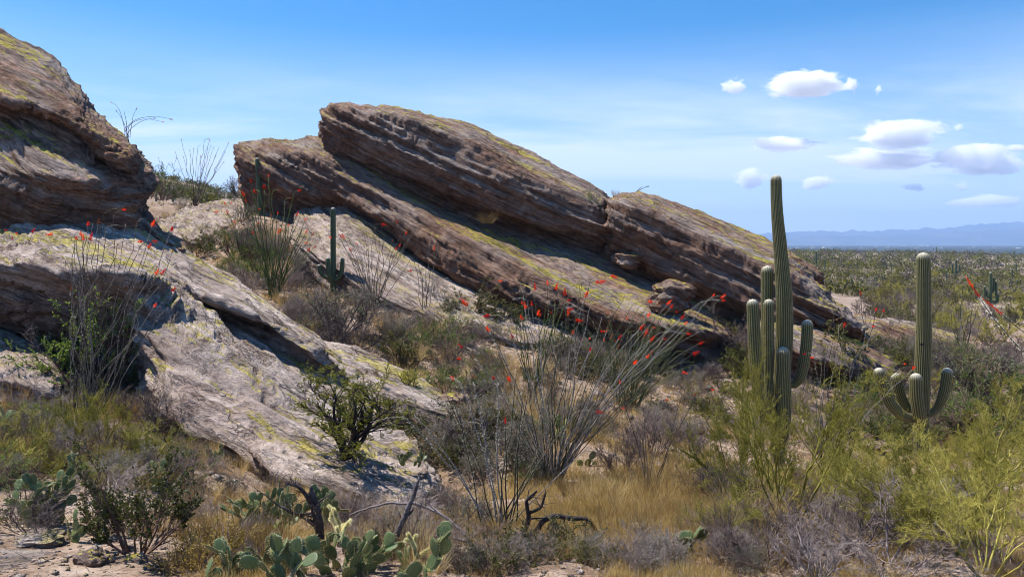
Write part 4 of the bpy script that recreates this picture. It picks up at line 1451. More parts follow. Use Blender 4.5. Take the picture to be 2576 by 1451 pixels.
def cane_mesh(rng, path, r0, r1, material, spine=1.0, leafy=0.0, sides=6):
    k = len(path)
    s = np.linspace(0, 1, k)
    V, Fl = tube(path, r0 + (r1 - r0) * s, sides)
    A = Acc(); A.add(V, Fl, 0)
    L = np.linalg.norm(np.diff(path, axis=0), axis=1).sum()
    if spine > 0:
        n = int(L * 85 * spine)
        t = rng.uniform(0.04, 1, n) * (k - 1); i = np.minimum(t.astype(int), k - 2); f = (t - i)[:, None]
        p = path[i] * (1 - f) + path[i + 1] * f
        d = path[i + 1] - path[i]; d /= np.linalg.norm(d, axis=1, keepdims=True)
        q = rdir(rng, n); q -= d * (q * d).sum(1, keepdims=True); q /= np.linalg.norm(q, axis=1, keepdims=True)
        q = q + d * 0.3
        w = np.cross(q, d) * 0.0022
        ln = rng.uniform(.014, .030, n)[:, None]
        b0 = p + q * (r0 * 0.5)
        SV = np.stack([b0 - w, b0 + w, p + q * (ln + r0)], 1).reshape(-1, 3)
        A.add(SV, np.arange(n * 3).reshape(-1, 3), 1)
    if leafy > 0:
        n = int(L * 110 * leafy)
        t = rng.uniform(0.08, 1, n) * (k - 1); i = np.minimum(t.astype(int), k - 2); f = (t - i)[:, None]
        p = path[i] * (1 - f) + path[i + 1] * f
        q = rdir(rng, n); q[:, 2] = np.abs(q[:, 2]) * .6
        w = np.cross(q, rdir(rng, n)); w /= np.linalg.norm(w, axis=1, keepdims=True); w *= 0.009
        LV, LF = leaf_quads(p, q * rng.uniform(.02, .04, n)[:, None], w)
        A.add(LV, LF, 2)
    return A.mesh('cane', [material, M_SPINE, M_GREEN])


def ocotillo(base, fans, label, material=None, r=0.013, seed=1, flower=0.6, arch=0.12, wob=0.035, spine=0.7, leafy=0.0, group=None, spread0=0.12, depth=0.35, faded=0.15, Y=None, sides=6, kk=16, fs=1.0):
    """fans: list of (u0, v0, u1, v1, n): n cane tips spread over that window of the view, at depths around the base"""
    material = material or M_CANE
    rng = np.random.RandomState(seed)
    b = ground(*base) if Y is None else Vector(P(base[0], base[1], Y))
    root = empty('ocotillo', b, label, 'ocotillo', group)
    for (u0, v0, u1, v1, n) in fans:
        for i in range(n):
            f = (i + rng.uniform(0.1, 0.9)) / n
            u = u0 + (u1 - u0) * f
            vb = v0 + (v1 - v0) * rng.uniform(0, 1)
            H0 = (base[1] - vb) / F * b.y
            dy = rng.uniform(-1, 1) * depth * H0
            tip = P(u, vb, b.y + dy)
            a = rng.uniform(0, 6.28)
            b0 = np.array(b) + np.array([math.cos(a), math.sin(a), 0]) * spread0 * rng.uniform(0.2, 1) + [0, 0, -0.03]
            # keep the foot under its own side
            b0[0] += np.sign(tip[0] - b0[0]) * 0.04
            p = cane_path(rng, b0, tip, arch * rng.uniform(0.3, 1.6), wob, kk)
            if rng.rand() < 0.3:          # nodding tip
                d = p[-1] - p[-2]; bend = np.array([np.sign(d[0]) * 0.14, rng.uniform(-.1, .1), -0.03]) * rng.uniform(.5, 1.5)
                p = np.concatenate([p, [p[-1] + d * .4 + bend * .6, p[-1] + d * .5 + bend * 1.5]])
            c = add('cane', cane_mesh(rng, p - np.array(b), r * rng.uniform(.8, 1.2), r * 0.42, material, spine, leafy, sides), root)
            if rng.rand() < flower:
                d = Vector(p[-1] - p[-2]).normalized()
                me = FADED[0] if rng.rand() < faded else FLOWERS[rng.randint(4)]
                s_ = rng.uniform(.42, .8) * fs
                fl = add('flower', me, c, loc=tuple(p[-1] - np.array(b)), scale=(s_, s_, s_))
                fl.rotation_euler = d.to_track_quat('Z', 'Y').to_euler()
    return root


# ------------------------------------------------------------------ prickly pear
def pad_mesh(seed, thick=0.09, spine_len=0.22, nsp=70, detail=1):
    """unit pad: 1 tall, about 0.8 wide, standing on its narrow base at the origin, flat in xz"""
    rng = np.random.RandomState(seed)
    nu, nv = (22, 12) if detail else (14, 6)
    V = []
    h = 1.0
    asym = rng.uniform(-.06, .06)
    for j in range(nv + 1):
        t = j / nv
        z = h * (1 - math.cos(math.pi * t)) / 2
        w = 0.41 * math.sin(math.pi * t) ** 0.78 * (0.72 + 0.42 * t) + 0.03 * (1 - t)
        d = thick * math.sin(math.pi * t) ** 0.6 * 0.5 + 0.008
        for i in range(nu):
            a = 2 * math.pi * i / nu
            cx, sy = math.cos(a), math.sin(a)
            x = w * np.sign(cx) * abs(cx) ** 0.8
            y = d * np.sign(sy) * abs(sy) ** 0.9
            y += 0.05 * math.sin(z * 2.5 + seed) * 0.5 + 0.03 * math.sin(x * 4 + seed)
            V.append((x + asym * math.sin(math.pi * t), y, z))
    V = np.array(V)
    k = np.arange(nu); k2 = (k + 1) % nu
    Q = np.stack([k, k2, k2 + nu, k + nu], -1)
    Fq = (np.arange(nv)[:, None, None] * nu + Q[None]).reshape(-1, 4)
    A = Acc(); A.add(V, Fq, 0)
    # areoles in a staggered grid with short spines; long ones on the rim
    G = V.reshape(nv + 1, nu, 3)
    ps, ds, ls = [], [], []
    for side in (-1, 1):
        for z in np.arange(0.14, 0.95, 0.125):
            wmax = 0.41 * math.sin(math.pi * math.acos(1 - 2 * z) / math.pi) ** 0.78 * (0.72 + 0.42 * math.acos(1 - 2 * z) / math.pi)
            off = 0.07 * (int(z / 0.125) % 2)
            for x in np.arange(-wmax + .06 + off, wmax - .03, 0.14):
                for q in range(3 if detail else 1):
                    ps.append((x + asym * .8, side * thick * .47, z)); d = np.array([rng.normal() * .5, side, rng.normal() * .5 - .2]); ds.append(d / np.linalg.norm(d)); ls.append(rng.uniform(.05, .12))
    for i in range(nsp):
        j = rng.randint(3, nv); sd = rng.randint(2)
        p = G[j, 0 if sd else nu // 2]
        if j >= nv - 2 and rng.rand() < .6: p = G[j, rng.randint(nu)]
        c = p - np.array([asym, 0, .5]); d = c / np.linalg.norm(c) + rng.normal(size=3) * .35
        ps.append(p); ds.append(d / np.linalg.norm(d)); ls.append(rng.uniform(.08, spine_len))
    ps, ds, ls = np.array(ps), np.array(ds), np.array(ls)
    n = len(ps)
    w = np.cross(ds, rdir(rng, n)); w /= np.linalg.norm(w, axis=1, keepdims=True); w *= 0.0095
    SV = np.stack([ps - w, ps + w, ps + ds * ls[:, None]], 1).reshape(-1, 3)
    A.add(SV, np.arange(n * 3).reshape(-1, 3), 1)
    me = A.mesh('pad', [M_PAD, M_YSPINE], True)
    return me


PADS = [pad_mesh(i) for i in range(5)]
PADS_FAR = [pad_mesh(20 + i, nsp=24, detail=0) for i in range(3)]


def prickly_pear(base, wpx, hpx, label, n=16, pad=0.2, seed=1, group=None, Y=None, far=False):
    """pads stacked in branching chains inside an envelope wpx by hpx of the view"""
    rng = np.random.RandomState(seed)
    b = ground(*base) if Y is None else Vector(P(base[0], base[1], Y))
    Wm = wpx / F * b.y; Hm = hpx / F * b.y
    root = empty('prickly_pear', b, label, 'prickly pear', group)
    bank = PADS_FAR if far else PADS
    pad *= .8 if far else .66
    n = int(n * (1.3 if far else 1.9))
    cnt = 0
    nroot = max(2, int(n * .36))
    maxlv = max(1, int(round(Hm / (pad * .72))))
    for rt in range(nroot):
        a = rng.uniform(0, 6.28); q_ = math.sqrt((rt + .5) / nroot)
        x = math.cos(a) * q_ * Wm * .5; y = math.sin(a) * q_ * min(Wm, 1.2) * .35
        g0 = float(H(np.array([b.x + x]), np.array([b.y + y]))[0])
        lvs = max(1, int(round(maxlv * (1.1 - .5 * q_) * rng.uniform(.7, 1.15))))
        layer = [(np.array([x, y, max(g0 - b.z, -.06) - .03]), x / Wm * .7 + rng.uniform(-.35, .35), rng.uniform(-.3, .3), rng.uniform(-1.2, 1.2))]
        for lv in range(lvs):
            nxt = []
            for (p, lean, tilt, az) in layer:
                if cnt >= n: break
                s = pad * rng.uniform(.72, 1.15) * (0.95 ** lv)
                R = Matrix.Rotation(lean, 4, 'Y') @ Matrix.Rotation(tilt, 4, 'X') @ Matrix.Rotation(az, 4, 'Z')
                o = add('pad', bank[rng.randint(len(bank))], root, loc=tuple(p), scale=(s * rng.uniform(.85, 1.1), s, s))
                o.rotation_euler = R.to_euler()
                cnt += 1
                for c in range(rng.choice([1, 2, 2, 3]) if lv < 2 else rng.choice([0, 1, 2])):
                    e = rng.uniform(-.95, .95)
                    q = np.array(R @ Vector((math.sin(e) * .36 * s, 0, (.52 + .43 * math.cos(e)) * s)))
                    nxt.append((p + q, lean * .85 + e * .75 + rng.uniform(-.15, .15), tilt * .7 + rng.uniform(-.35, .35), az + rng.uniform(-1, 1)))
            rng.shuffle(nxt)
            layer = nxt[:3]
    return root


# ------------------------------------------------------------------ teddy bear cholla
def cholla_joint(seed, L=0.11, r=0.018):
    rng = np.random.RandomState(seed)
    z = np.linspace(0, L, 7)
    V, Fl = tube(np.stack([z * 0, z * 0, z], -1), r * np.sin(np.linspace(.5, 2.7, 7)), 10)
    A = Acc(); A.add(V, Fl, 0)
    n = 1500
    az = rng.uniform(0, 6.28, n); zz = rng.uniform(0, L * 1.02, n)
    d = np.stack([np.cos(az), np.sin(az), (zz / L - .45) * 1.2], -1) + rng.normal(size=(n, 3)) * .35
    d /= np.linalg.norm(d, axis=1, keepdims=True)
    p = np.stack([np.cos(az) * r * .7, np.sin(az) * r * .7, zz], -1)
    w = np.cross(d, rdir(rng, n)) * .0013
    SV = np.stack([p - w, p + w, p + d * rng.uniform(.015, .028, n)[:, None]], 1).reshape(-1, 3)
    A.add(SV, np.arange(n * 3).reshape(-1, 3), 1)
    return A.mesh('joint', [M_CHOLLA, M_CSPINE], False)


JOINTS = [cholla_joint(1), cholla_joint(2, .08), cholla_joint(3, .14, .02)]


def cholla(base, Y, label, n=9, s=1.0, seed=1, hgt=0.35, wid=.5):
    s *= .62; n = int(n * 1.5)
    rng = np.random.RandomState(seed)
    b = Vector(P(base[0], base[1], Y))
    root = empty('teddy_bear_cholla', b, label, 'cholla')
    # darker old stem down to the ground
    g0 = float(H(np.array([b.x]), np.array([b.y]))[0])
    pts = np.array([[0.02, 0, g0 - b.z], [0.0, 0.01, (g0 - b.z) * .4], [0, 0, 0.02]])
    V, Fl = tube(pts, [.022, .018, .014], 7)
    A = Acc(); A.add(V, Fl, 0)
    add('stem', A.mesh('stem', [M_DARKWOOD], True), root)
    cur = [(np.zeros(3), Vector((0, 0, 1)))]
    for i in range(n):
        p, d = cur[rng.randint(len(cur))] if i else cur[0]
        dd = (d + Vector(rng.normal(size=3) * wid)).normalized()
        if dd.z < 0.1: dd.z = abs(dd.z) + .2; dd.normalize()
        j = rng.randint(3)
        L = (.11, .08, .14)[j] * s
        o = add('joint', JOINTS[j], root, loc=tuple(p), scale=(s, s, s))
        o.rotation_euler = dd.to_track_quat('Z', 'Y').to_euler()
        cur.append((p + np.array(dd) * L * .92, dd))
    return root


# ------------------------------------------------------------------ dead wood
def dead_branch(paths, label, Y=None, material=None, seed=1, name='dead_branch', cat='dead branch', twigs=0):
    """paths: list of lists of (u, v, width_px[, Y])"""
    rng = np.random.RandomState(seed)
    A = Acc(); b = None
    allp = []
    for pth in paths:
        a = np.array([(q[0], q[1], q[2], q[3] if len(q) > 3 else Y) for q in pth], float)
        p = P(a[:, 0], a[:, 1], a[:, 3]); r = a[:, 2] / 2 / F * a[:, 3]
        if b is None: b = p[0].copy()
        c = cr(np.concatenate([p - b, r[:, None]], 1), 8)
        L = np.linalg.norm(p[-1] - p[0])
        c[:, :3] += 0.008 * L * np.stack([fbm(np.stack([np.arange(len(c)) * .35, np.full(len(c), seed + j * 3.0), np.zeros(len(c))], -1), 3) for j in range(3)], -1)
        c[:, 3] *= 1 + .25 * fbm(np.stack([np.arange(len(c)) * .6, np.full(len(c), seed * 2.0), np.zeros(len(c))], -1), 2)
        V, Fl = tube(c[:, :3], np.abs(c[:, 3]), 8)
        A.add(V, Fl, 0)
        allp.append(c)
    if twigs:
        for c in allp:
            k = len(c)
            pts = c[None, :, :3]; rad = c[None, :, 3]
            q, d, r0 = children_of(rng, pts, rad, twigs, 1.0, .3)
            p2, r2 = grow(rng, q, d, np.full(len(q), np.linalg.norm(c[-1, :3] - c[0, :3]) * .3) * rng.uniform(.3, 1, len(q)), r0 * .4 + .001, 5, .2)
            V, Fq = seg_prisms(*to_segs(p2, r2), sides=4); A.add(V, Fq, 0)
            q, d, r0 = children_of(rng, p2, r2, 3, .9, .3)
            p3, r3 = grow(rng, q, d, rng.uniform(.03, .15, len(q)), r0 * .5 + .0008, 3, .2)
            V, Fq = seg_prisms(*to_segs(p3, r3), sides=3); A.add(V, Fq, 0)
    o = add(name, A.mesh(name, [material or M_DEADWOOD], True), loc=tuple(b))
    return tag(o, label, cat)
# ================================================================== the saguaros
saguaro((1955, 1182), 18.0, [(1957, 1182, 66), (1956, 1100, 68), (1964, 980, 72), (1973, 850, 78), (1972, 740, 74), (1966, 660, 64), (1961, 605, 60), (1956, 550, 54), (1953, 495, 51), (1952, 440, 50)], [
    [(1950, 1072, 40, .12), (1925, 1050, 44, .22), (1908, 990, 50, .25), (1900, 900, 52, .2), (1896, 820, 52, .2), (1893, 752, 50, .2)],
    [(1945, 1040, 36, -.1), (1930, 1000, 42, -.25), (1928, 900, 50, -.3), (1930, 800, 50, -.3), (1930, 740, 50, -.3), (1930, 668, 50, -.3)],
    [(1950, 1060, 30, .1), (1938, 1010, 36, .15), (1934, 940, 36, .12), (1934, 870, 42, .12), (1934, 810, 44, .12), (1934, 752, 42, .12)],
    [(1974, 962, 30, .0), (1998, 966, 36, .05), (2015, 945, 42, .1), (2025, 895, 46, .1), (2030, 850, 46, .1), (2031, 804, 44, .1)],
    [(1962, 1120, 44, .15), (1972, 1080, 52, .3), (1974, 1010, 56, .32), (1971, 940, 54, .3), (1969, 872, 50, .3)],
], 'tallest saguaro with five upright arms, standing right of the brown slab', ribs=24, cork=1.0, seed=3)

saguaro((2318, 1150), 20.0, [(2318, 1150, 66), (2318, 1050, 66), (2320, 950, 70), (2324, 850, 68), (2324, 780, 62), (2324, 710, 64), (2322, 635, 60)], [
    [(2312, 1052, 34, .1), (2275, 1048, 42, .25), (2240, 1015, 46, .3), (2222, 970, 46, .3), (2208, 925, 44, .3)],
    [(2315, 1040, 30, -.2), (2285, 1030, 34, -.3), (2264, 990, 42, -.35), (2252, 938, 44, -.35)],
    [(2316, 1062, 40, .2), (2312, 1040, 50, .38), (2306, 995, 52, .4), (2304, 938, 50, .4)],
    [(2325, 1048, 28, .0), (2355, 1030, 32, .05), (2374, 990, 42, .1), (2385, 925, 44, .1)],
], 'thick saguaro with four short curved arms near its foot, at the right', ribs=24, cork=0.4, seed=23)

_b = ground(838, 738)
saguaro((838, 738), _b.y, [(838, 738, 28), (838, 690, 28), (838, 640, 25), (838, 580, 25), (838, 522, 23)], [
    [(838, 700, 14, .1), (818, 697, 17, .15), (806, 685, 18, .15), (802, 665, 17, .15)],
    [(836, 712, 12, .2), (828, 690, 19, .3), (825, 668, 19, .3), (825, 647, 18, .3)],
    [(840, 705, 16, .1), (856, 695, 20, .12), (861, 672, 19, .12), (862, 648, 17, .12)],
], 'slim smooth-topped saguaro with three stubby arms in the middle distance left of centre', ribs=13, material=M_SAGD, spines=False, cork=0.2, seed=31, step=.12)
saguaro((652, 540), 40.5, [(655, 545, 22), (654, 500, 23), (650, 450, 22), (647, 397, 20)], [], 'single armless dark saguaro against the left nose of the central outcrop', ribs=12, material=M_SAGD, spines=False, cork=0, seed=33, step=.15)


def small_saguaro(u, v, hpx, wpx, label, Y=None, arms=(), group=None, seed=1):
    wpx = wpx / WF * .8
    Y = ground(u, v).y if Y is None else Y
    tr = [(u, v, wpx), (u, v - hpx * .5, wpx * 1.05), (u, v - hpx, wpx * .9)]
    ar = []
    for (dx, z0, z1) in arms:
        ar.append([(u, v - hpx * z0, wpx * .5), (u + dx * .7, v - hpx * z0, wpx * .6), (u + dx, v - hpx * (z0 + .08), wpx * .7), (u + dx, v - hpx * z1, wpx * .65)])
    return saguaro((u, v), Y, tr, ar, label, ribs=10, material=M_SAGD, group=group, spines=False, cork=0, seed=seed, step=max(.15, hpx / F * Y / 40), per_rib=3)


small_saguaro(2053, 672, 42, 6, 'small single-stemmed saguaro on the flats just right of the outcrop tip', seed=2)
small_saguaro(2492, 776, 92, 9, 'saguaro with several arms on the flats near the right edge', arms=((-15, .22, .62), (14, .2, .75), (-9, .3, .5), (8, .45, .86), (18, .15, .42)), seed=3)
small_saguaro(2405, 702, 50, 6, 'branched saguaro with three slim arms on the flats behind the red-tipped canes', arms=((-9, .3, .8), (8, .35, .75)), seed=4)
small_saguaro(2570, 790, 26, 7, 'short stub of a saguaro at the right edge', seed=5)
small_saguaro(435, 508, 36, 6, 'tiny saguaro on the far hillside in the left gap', Y=70, seed=6)
small_saguaro(393, 515, 30, 6, 'stubby saguaro left of the tiny one in the left gap', Y=62, seed=7)
_rs2 = random.Random(5)
for i in range(26):
    u = _rs2.uniform(2060, 2576); v = _rs2.uniform(634, 740)
    p = ground(u, v)
    small_saguaro(u, v, _rs2.uniform(12, 26) * (1 + (v - 634) / 160), 2.6 + (v - 634) / 60, 'tiny dark saguaro post far out among the scrub of the flats', group='far saguaros dotted over the flats', seed=40 + i)

# ================================================================== ocotillos
ocotillo((1390, 1216), [(1140, 960, 1330, 730, 14), (1290, 860, 1500, 700, 20), (1480, 900, 1640, 730, 13), (1600, 860, 1790, 730, 13), (1780, 760, 1835, 745, 2), (1560, 960, 1800, 860, 5)],
         'large central ocotillo of grey thorny canes leaning right with many scarlet tips', M_CANE, .0078, 11, .85, arch=.14, spine=.8, depth=.22)
ocotillo((1570, 1020), [(1440, 890, 1540, 790, 14), (1520, 870, 1640, 780, 20), (1620, 860, 1740, 780, 20), (1690, 940, 1750, 860, 8)],
         'dense thicket-like ocotillo of green canes behind the central one', M_CANEG, .014, 12, .4, arch=.06, spine=.3, leafy=.08, depth=.15, spread0=.45)
ocotillo((1335, 1010), [(1285, 790, 1320, 740, 4), (1370, 790, 1420, 735, 7)],
         'bright green narrow ocotillo in two bundles left of the central one', M_CANEG, .014, 13, .3, arch=.03, spine=.2, leafy=.7, depth=.1)
ocotillo((688, 752), [(600, 600, 640, 450, 7), (630, 560, 700, 430, 9), (690, 620, 770, 460, 12), (740, 640, 795, 540, 7)],
         'tall green vase-shaped ocotillo in front of the dark saguaro at the central outcrop', M_CANEG, .019, 14, .65, arch=.06, spine=.2, leafy=.5, depth=.2, sides=5, fs=1.5)
ocotillo((1262, 1335), [(990, 1060, 1060, 1000, 2), (1110, 1010, 1170, 960, 3), (1180, 1080, 1290, 960, 5), (1290, 1060, 1330, 900, 3), (1350, 1150, 1500, 1000, 4)],
         'nearest ocotillo of white-thorned bare canes fanning up from the bottom centre', M_CANE, .0085, 15, .25, arch=.08, spine=1.0, depth=.15, spread0=.16, fs=.55)
ocotillo((215, 1085), [(165, 760, 190, 560, 7), (180, 640, 260, 520, 9), (250, 620, 330, 540, 4), (340, 700, 440, 560, 10), (380, 820, 440, 700, 3)],
         'tall bare brown-caned ocotillo in front of the huge left slab', M_CANEB, .0092, 16, .6, arch=.09, wob=.05, spine=.2, depth=.2, spread0=.2)
ocotillo((-30, 905), [(-20, 640, 40, 530, 5), (30, 640, 110, 560, 4), (20, 830, 60, 780, 2)],
         'ocotillo reaching in from beyond the left edge with scarlet tips', M_CANE, .011, 17, .9, arch=.1, spine=.5, depth=.2, spread0=.2)
ocotillo((940, 785), [(850, 640, 900, 560, 8), (890, 620, 980, 550, 10), (980, 640, 1060, 560, 9)],
         'grey bare ocotillo fanning out right of the small stubby-armed saguaro', M_CANEB, .014, 18, .5, arch=.08, spine=.1, depth=.2, sides=4, fs=1.5)
ocotillo((1070, 800), [(1030, 680, 1110, 600, 7)], 'small bare ocotillo of few upright canes before the pale leaning slab', M_CANEB, .013, 19, .35, arch=.05, spine=.1, sides=4, fs=1.4)
ocotillo((318, 345), [(272, 285, 300, 255, 2), (305, 290, 345, 270, 2), (372, 300, 402, 292, 3)], 'sparse ocotillo growing on the skyline edge of the big dome', M_CANEB, .011, 20, .8, arch=.45, spine=.1, Y=25, faded=.8)
ocotillo((490, 520), [(440, 400, 480, 350, 4), (480, 400, 530, 350, 5), (520, 420, 575, 330, 8)], 'tall bare ocotillo on the skyline in the gap between dome and outcrop', M_CANEB, .022, 21, .7, arch=.05, spine=.05, depth=.2, sides=4, Y=48, faded=.9, fs=1.5)
ocotillo((2065, 1195), [(2035, 1000, 2075, 850, 3), (2075, 900, 2150, 740, 5), (2150, 900, 2235, 760, 4), (2230, 960, 2300, 860, 3)],
         'thin grey-caned ocotillo between the two big saguaros', M_CANE, .011, 22, .8, arch=.1, spine=.7, depth=.15, fs=.9)
ocotillo((1632, 1238), [(1545, 1050, 1600, 960, 2), (1600, 1040, 1680, 880, 3), (1700, 1050, 1760, 980, 2)], 'sparse slender ocotillo rising from the golden grass right of centre', M_CANEB, .008, 23, .8, arch=.04, spine=.25, depth=.1, spread0=.06, fs=.7)
ocotillo((610, 655), [(555, 590, 610, 510, 8), (605, 590, 660, 520, 7)], 'low grey ocotillo clump beside the tall green vase-shaped one', M_CANEB, .014, 24, .5, arch=.08, spine=.1, sides=4, fs=1.5)
ocotillo((1560, 520), [(1605, 480, 1635, 466, 4)], 'tiny sparse ocotillo on the skyline at the notch of the outcrop', M_CANE, .02, 25, 0, arch=.1, spine=.05, Y=37, sides=4)
ocotillo((2420, 920), [(2380, 800, 2440, 730, 5), (2440, 800, 2480, 760, 3)], 'pale bare ocotillo on the flats right of the second saguaro', M_CANE, .02, 26, .3, arch=.05, spine=.05, sides=4, fs=1.6)
ocotillo((2175, 900), [(2160, 800, 2215, 730, 4)], 'faint grey ocotillo just beyond the low end of the outcrop', M_CANE, .018, 27, .3, arch=.05, spine=.05, sides=4, fs=1.6)


# the two long red-tipped canes of an ocotillo standing just outside the right edge
def near_canes():
    rng = np.random.RandomState(4)
    Yb = 8.2
    b = Vector(P(2860, 1260, Yb)); b.z = float(H(np.array([b.x]), np.array([b.y]))[0])
    root = empty('ocotillo', b, 'pair of thick white-thorned canes with long scarlet tips leaning in from the right edge', 'ocotillo')
    for pth, L in (([(2840, 1150, 8.1), (2700, 980, 7.8), (2576, 885, 7.5), (2500, 800, 7.3), (2462, 745, 7.2)], 0.24),
                   ([(2850, 1160, 8.1), (2740, 960, 8.2), (2640, 870, 8.2), (2576, 835, 8.2), (2520, 790, 8.2)], 0.24)):
        a = np.array(pth, float)
        p = np.concatenate([[np.array(b)], P(a[:, 0], a[:, 1], a[:, 2])])
        p = cr(p, 8)
        c = add('cane', cane_mesh(rng, p - np.array(b), .0075, .0045, M_CANE, 1.0), root)
        d = p[-1] - p[-3]; d /= np.linalg.norm(d)
        for k in range(2):
            f = add('flower', FLOWERS[2], c, loc=tuple(p[-1] - np.array(b) + d * (0.14 * k - 0.02)), scale=(.3, .3, .8))
            f.rotation_euler = Vector(d).to_track_quat('Z', 'Y').to_euler()


near_canes()

# ================================================================== prickly pears and cholla
prickly_pear((815, 1462), 640, 120, 'big near prickly pear with broad blue-green pads at the bottom edge', n=60, pad=.185, seed=5, Y=4.95)
prickly_pear((1060, 1470), 110, 130, 'two-padded prickly pear at the right end of the near bottom clump', n=5, pad=.20, seed=12, Y=4.85)
prickly_pear((500, 1490), 80, 80, 'lone prickly pear pad rising from the bottom edge left of the near clump', n=2, pad=.17, seed=8, Y=4.8)
prickly_pear((660, 1345), 270, 165, 'dark green prickly pear colony left of the upright charred stump', n=46, pad=.19, seed=21, Y=7.2)
prickly_pear((800, 1300), 130, 130, 'prickly pear clump right behind the upright charred stump', n=16, pad=.17, seed=22, Y=7.4)
prickly_pear((130, 1325), 210, 190, 'wide prickly pear with yellowish pads near the left edge', n=56, pad=.19, seed=23)
prickly_pear((165, 1365), 90, 60, 'low prickly pear piece drooping below the wide left one', n=6, pad=.17, seed=24)
prickly_pear((385, 1235), 110, 80, 'prickly pear at the back of the dark olive bush', n=16, pad=.17, seed=25)
prickly_pear((548, 1168), 80, 62, 'small prickly pear at the foot of the huge left slab', n=10, pad=.19, seed=26)
prickly_pear((1022, 1160), 90, 42, 'low pale yellow prickly pear on the end of the huge left slab', n=12, pad=.16, seed=27, Y=12.4)
prickly_pear((1088, 1185), 60, 40, 'low prickly pear at the very tip of the huge left slab', n=8, pad=.16, seed=28)
prickly_pear((1105, 950), 70, 42, 'grey-green prickly pear above the pale ledge left of centre', n=12, pad=.24, seed=29, far=True)
prickly_pear((1070, 985), 40, 50, 'upright prickly pear on the edge of the pale narrow ledge', n=8, pad=.24, seed=30, far=True)
prickly_pear((1395, 1110), 55, 70, 'prickly pear behind the stems of the central ocotillo', n=9, pad=.26, seed=31, far=True)
prickly_pear((1470, 1170), 60, 36, 'low prickly pear right of the central ocotillo base', n=8, pad=.2, seed=32, far=True)
prickly_pear((1740, 1452), 150, 85, 'half-hidden prickly pear at the bottom edge right of centre', n=12, pad=.2, seed=33, Y=6.0)
prickly_pear((4, 1090), 50, 80, 'prickly pear cut by the left edge halfway up', n=9, pad=.28, seed=34)
prickly_pear((790, 705), 44, 34, 'tiny prickly pear beside the stubby-armed saguaro', n=9, pad=.3, seed=35, far=True)
prickly_pear((600, 600), 60, 26, 'distant prickly pear on the pale bedrock knob', n=8, pad=.3, seed=36, far=True, Y=37.2)
prickly_pear((2255, 905), 60, 24, 'distant prickly pear patch by the tan slab on the right', n=12, pad=.35, seed=37, far=True)
prickly_pear((2420, 890), 60, 22, 'distant prickly pear patch on the flats right of the second saguaro', n=12, pad=.35, seed=38, far=True)
prickly_pear((1330, 960), 46, 46, 'prickly pear under the bright green ocotillo bundles', n=8, pad=.26, seed=39, far=True)
prickly_pear((1940, 1300), 60, 40, 'small pale prickly pear under the palo verde at the tall saguaro', n=8, pad=.16, seed=40)

cholla((848, 1333), 6.2, 'fuzzy cream teddy bear cholla beside the upright charred stump', 9, 1.0, 3)
cholla((862, 1352), 5.7, 'low fuzzy cholla in front of the taller cream one', 6, .9, 5, wid=.9)
cholla((1046, 1408), 5.15, 'fuzzy pale cholla behind the two-padded prickly pear', 6, 1.0, 7)
cholla((490, 1365), 6.4, 'small pale cholla among the ochre herbs', 4, .8, 9)
cholla((2310, 1240), 10.5, 'pale fuzzy cholla half hidden in the right palo verde', 9, 1.5, 11, wid=.8)

# ================================================================== dead wood
dead_branch([[(808, 1375, 24), (803, 1330, 24), (796, 1290, 24), (788, 1255, 20), (781, 1222, 7)],
             [(788, 1280, 12), (770, 1245, 10), (748, 1222, 9), (718, 1215, 6)],
             [(792, 1290, 6), (740, 1292, 5), (700, 1270, 4), (660, 1240, 3)],
             [(800, 1330, 6), (760, 1300, 4), (712, 1275, 3)]], 'upright charred stump with one bent limb among the prickly pears', 6.6, M_DEADWOOD, 2, 'dead_stump', 'dead stump', twigs=7)
dead_branch([[(984, 1420, 17), (988, 1380, 16), (1000, 1340, 15), (1018, 1300, 15), (1030, 1270, 13), (1044, 1235, 11), (1054, 1200, 4)],
             [(1020, 1298, 9), (1030, 1292, 7), (1040, 1280, 3)]], 'slanting dark dead stake pointing up right at the bottom centre', 5.5, M_DEADWOOD, 3, 'dead_stake', 'dead branch')
dead_branch([[(962, 1400, 16), (955, 1370, 15), (949, 1345, 13), (946, 1325, 5)]], 'short dark dead stub left of the slanting stake', 5.6, M_DEADWOOD, 4, 'dead_stub', 'dead stump')
dead_branch([[(1215, 1400, 8, 6.2), (1170, 1345, 8, 6.3), (1120, 1300, 7, 6.4), (1050, 1268, 7, 6.5), (960, 1268, 6, 6.6), (880, 1295, 4, 6.8)]], 'long arching dead cane sweeping left over the dry grass', None, M_DEADWOOD, 5, twigs=3)
dead_branch([[(1250, 1420, 9, 6), (1180, 1365, 7, 6), (1120, 1350, 6, 6), (1070, 1345, 4, 6)]], 'lower pale dead cane lying left of the nearest ocotillo', None, M_TWIG, 6, twigs=3)
dead_branch([[(1345, 1345, 16, 7), (1365, 1310, 15, 7), (1400, 1297, 14, 7), (1440, 1304, 13, 7), (1475, 1305, 10, 7), (1500, 1335, 8, 7), (1520, 1370, 7, 7), (1545, 1400, 5, 7)],
             [(1290, 1370, 14, 7), (1318, 1340, 13, 7), (1330, 1300, 13, 7), (1325, 1260, 9, 7), (1350, 1235, 6, 7)],
             [(1330, 1290, 9, 7), (1360, 1275, 8, 7), (1372, 1240, 5, 7)]], 'crooked dark dead branch arching right from the foot of the nearest ocotillo', None, M_DEADWOOD, 7, twigs=6)
dead_branch([[(1330, 1500, 12, 5.6), (1310, 1440, 11, 5.6), (1300, 1395, 8, 5.7), (1270, 1370, 4, 5.8)], [(1310, 1430, 7, 5.6), (1350, 1450, 6, 5.5), (1400, 1470, 4, 5.4)]], 'pale bleached dead branch over the olive bush at the bottom centre', None, M_TWIG, 8, twigs=9)
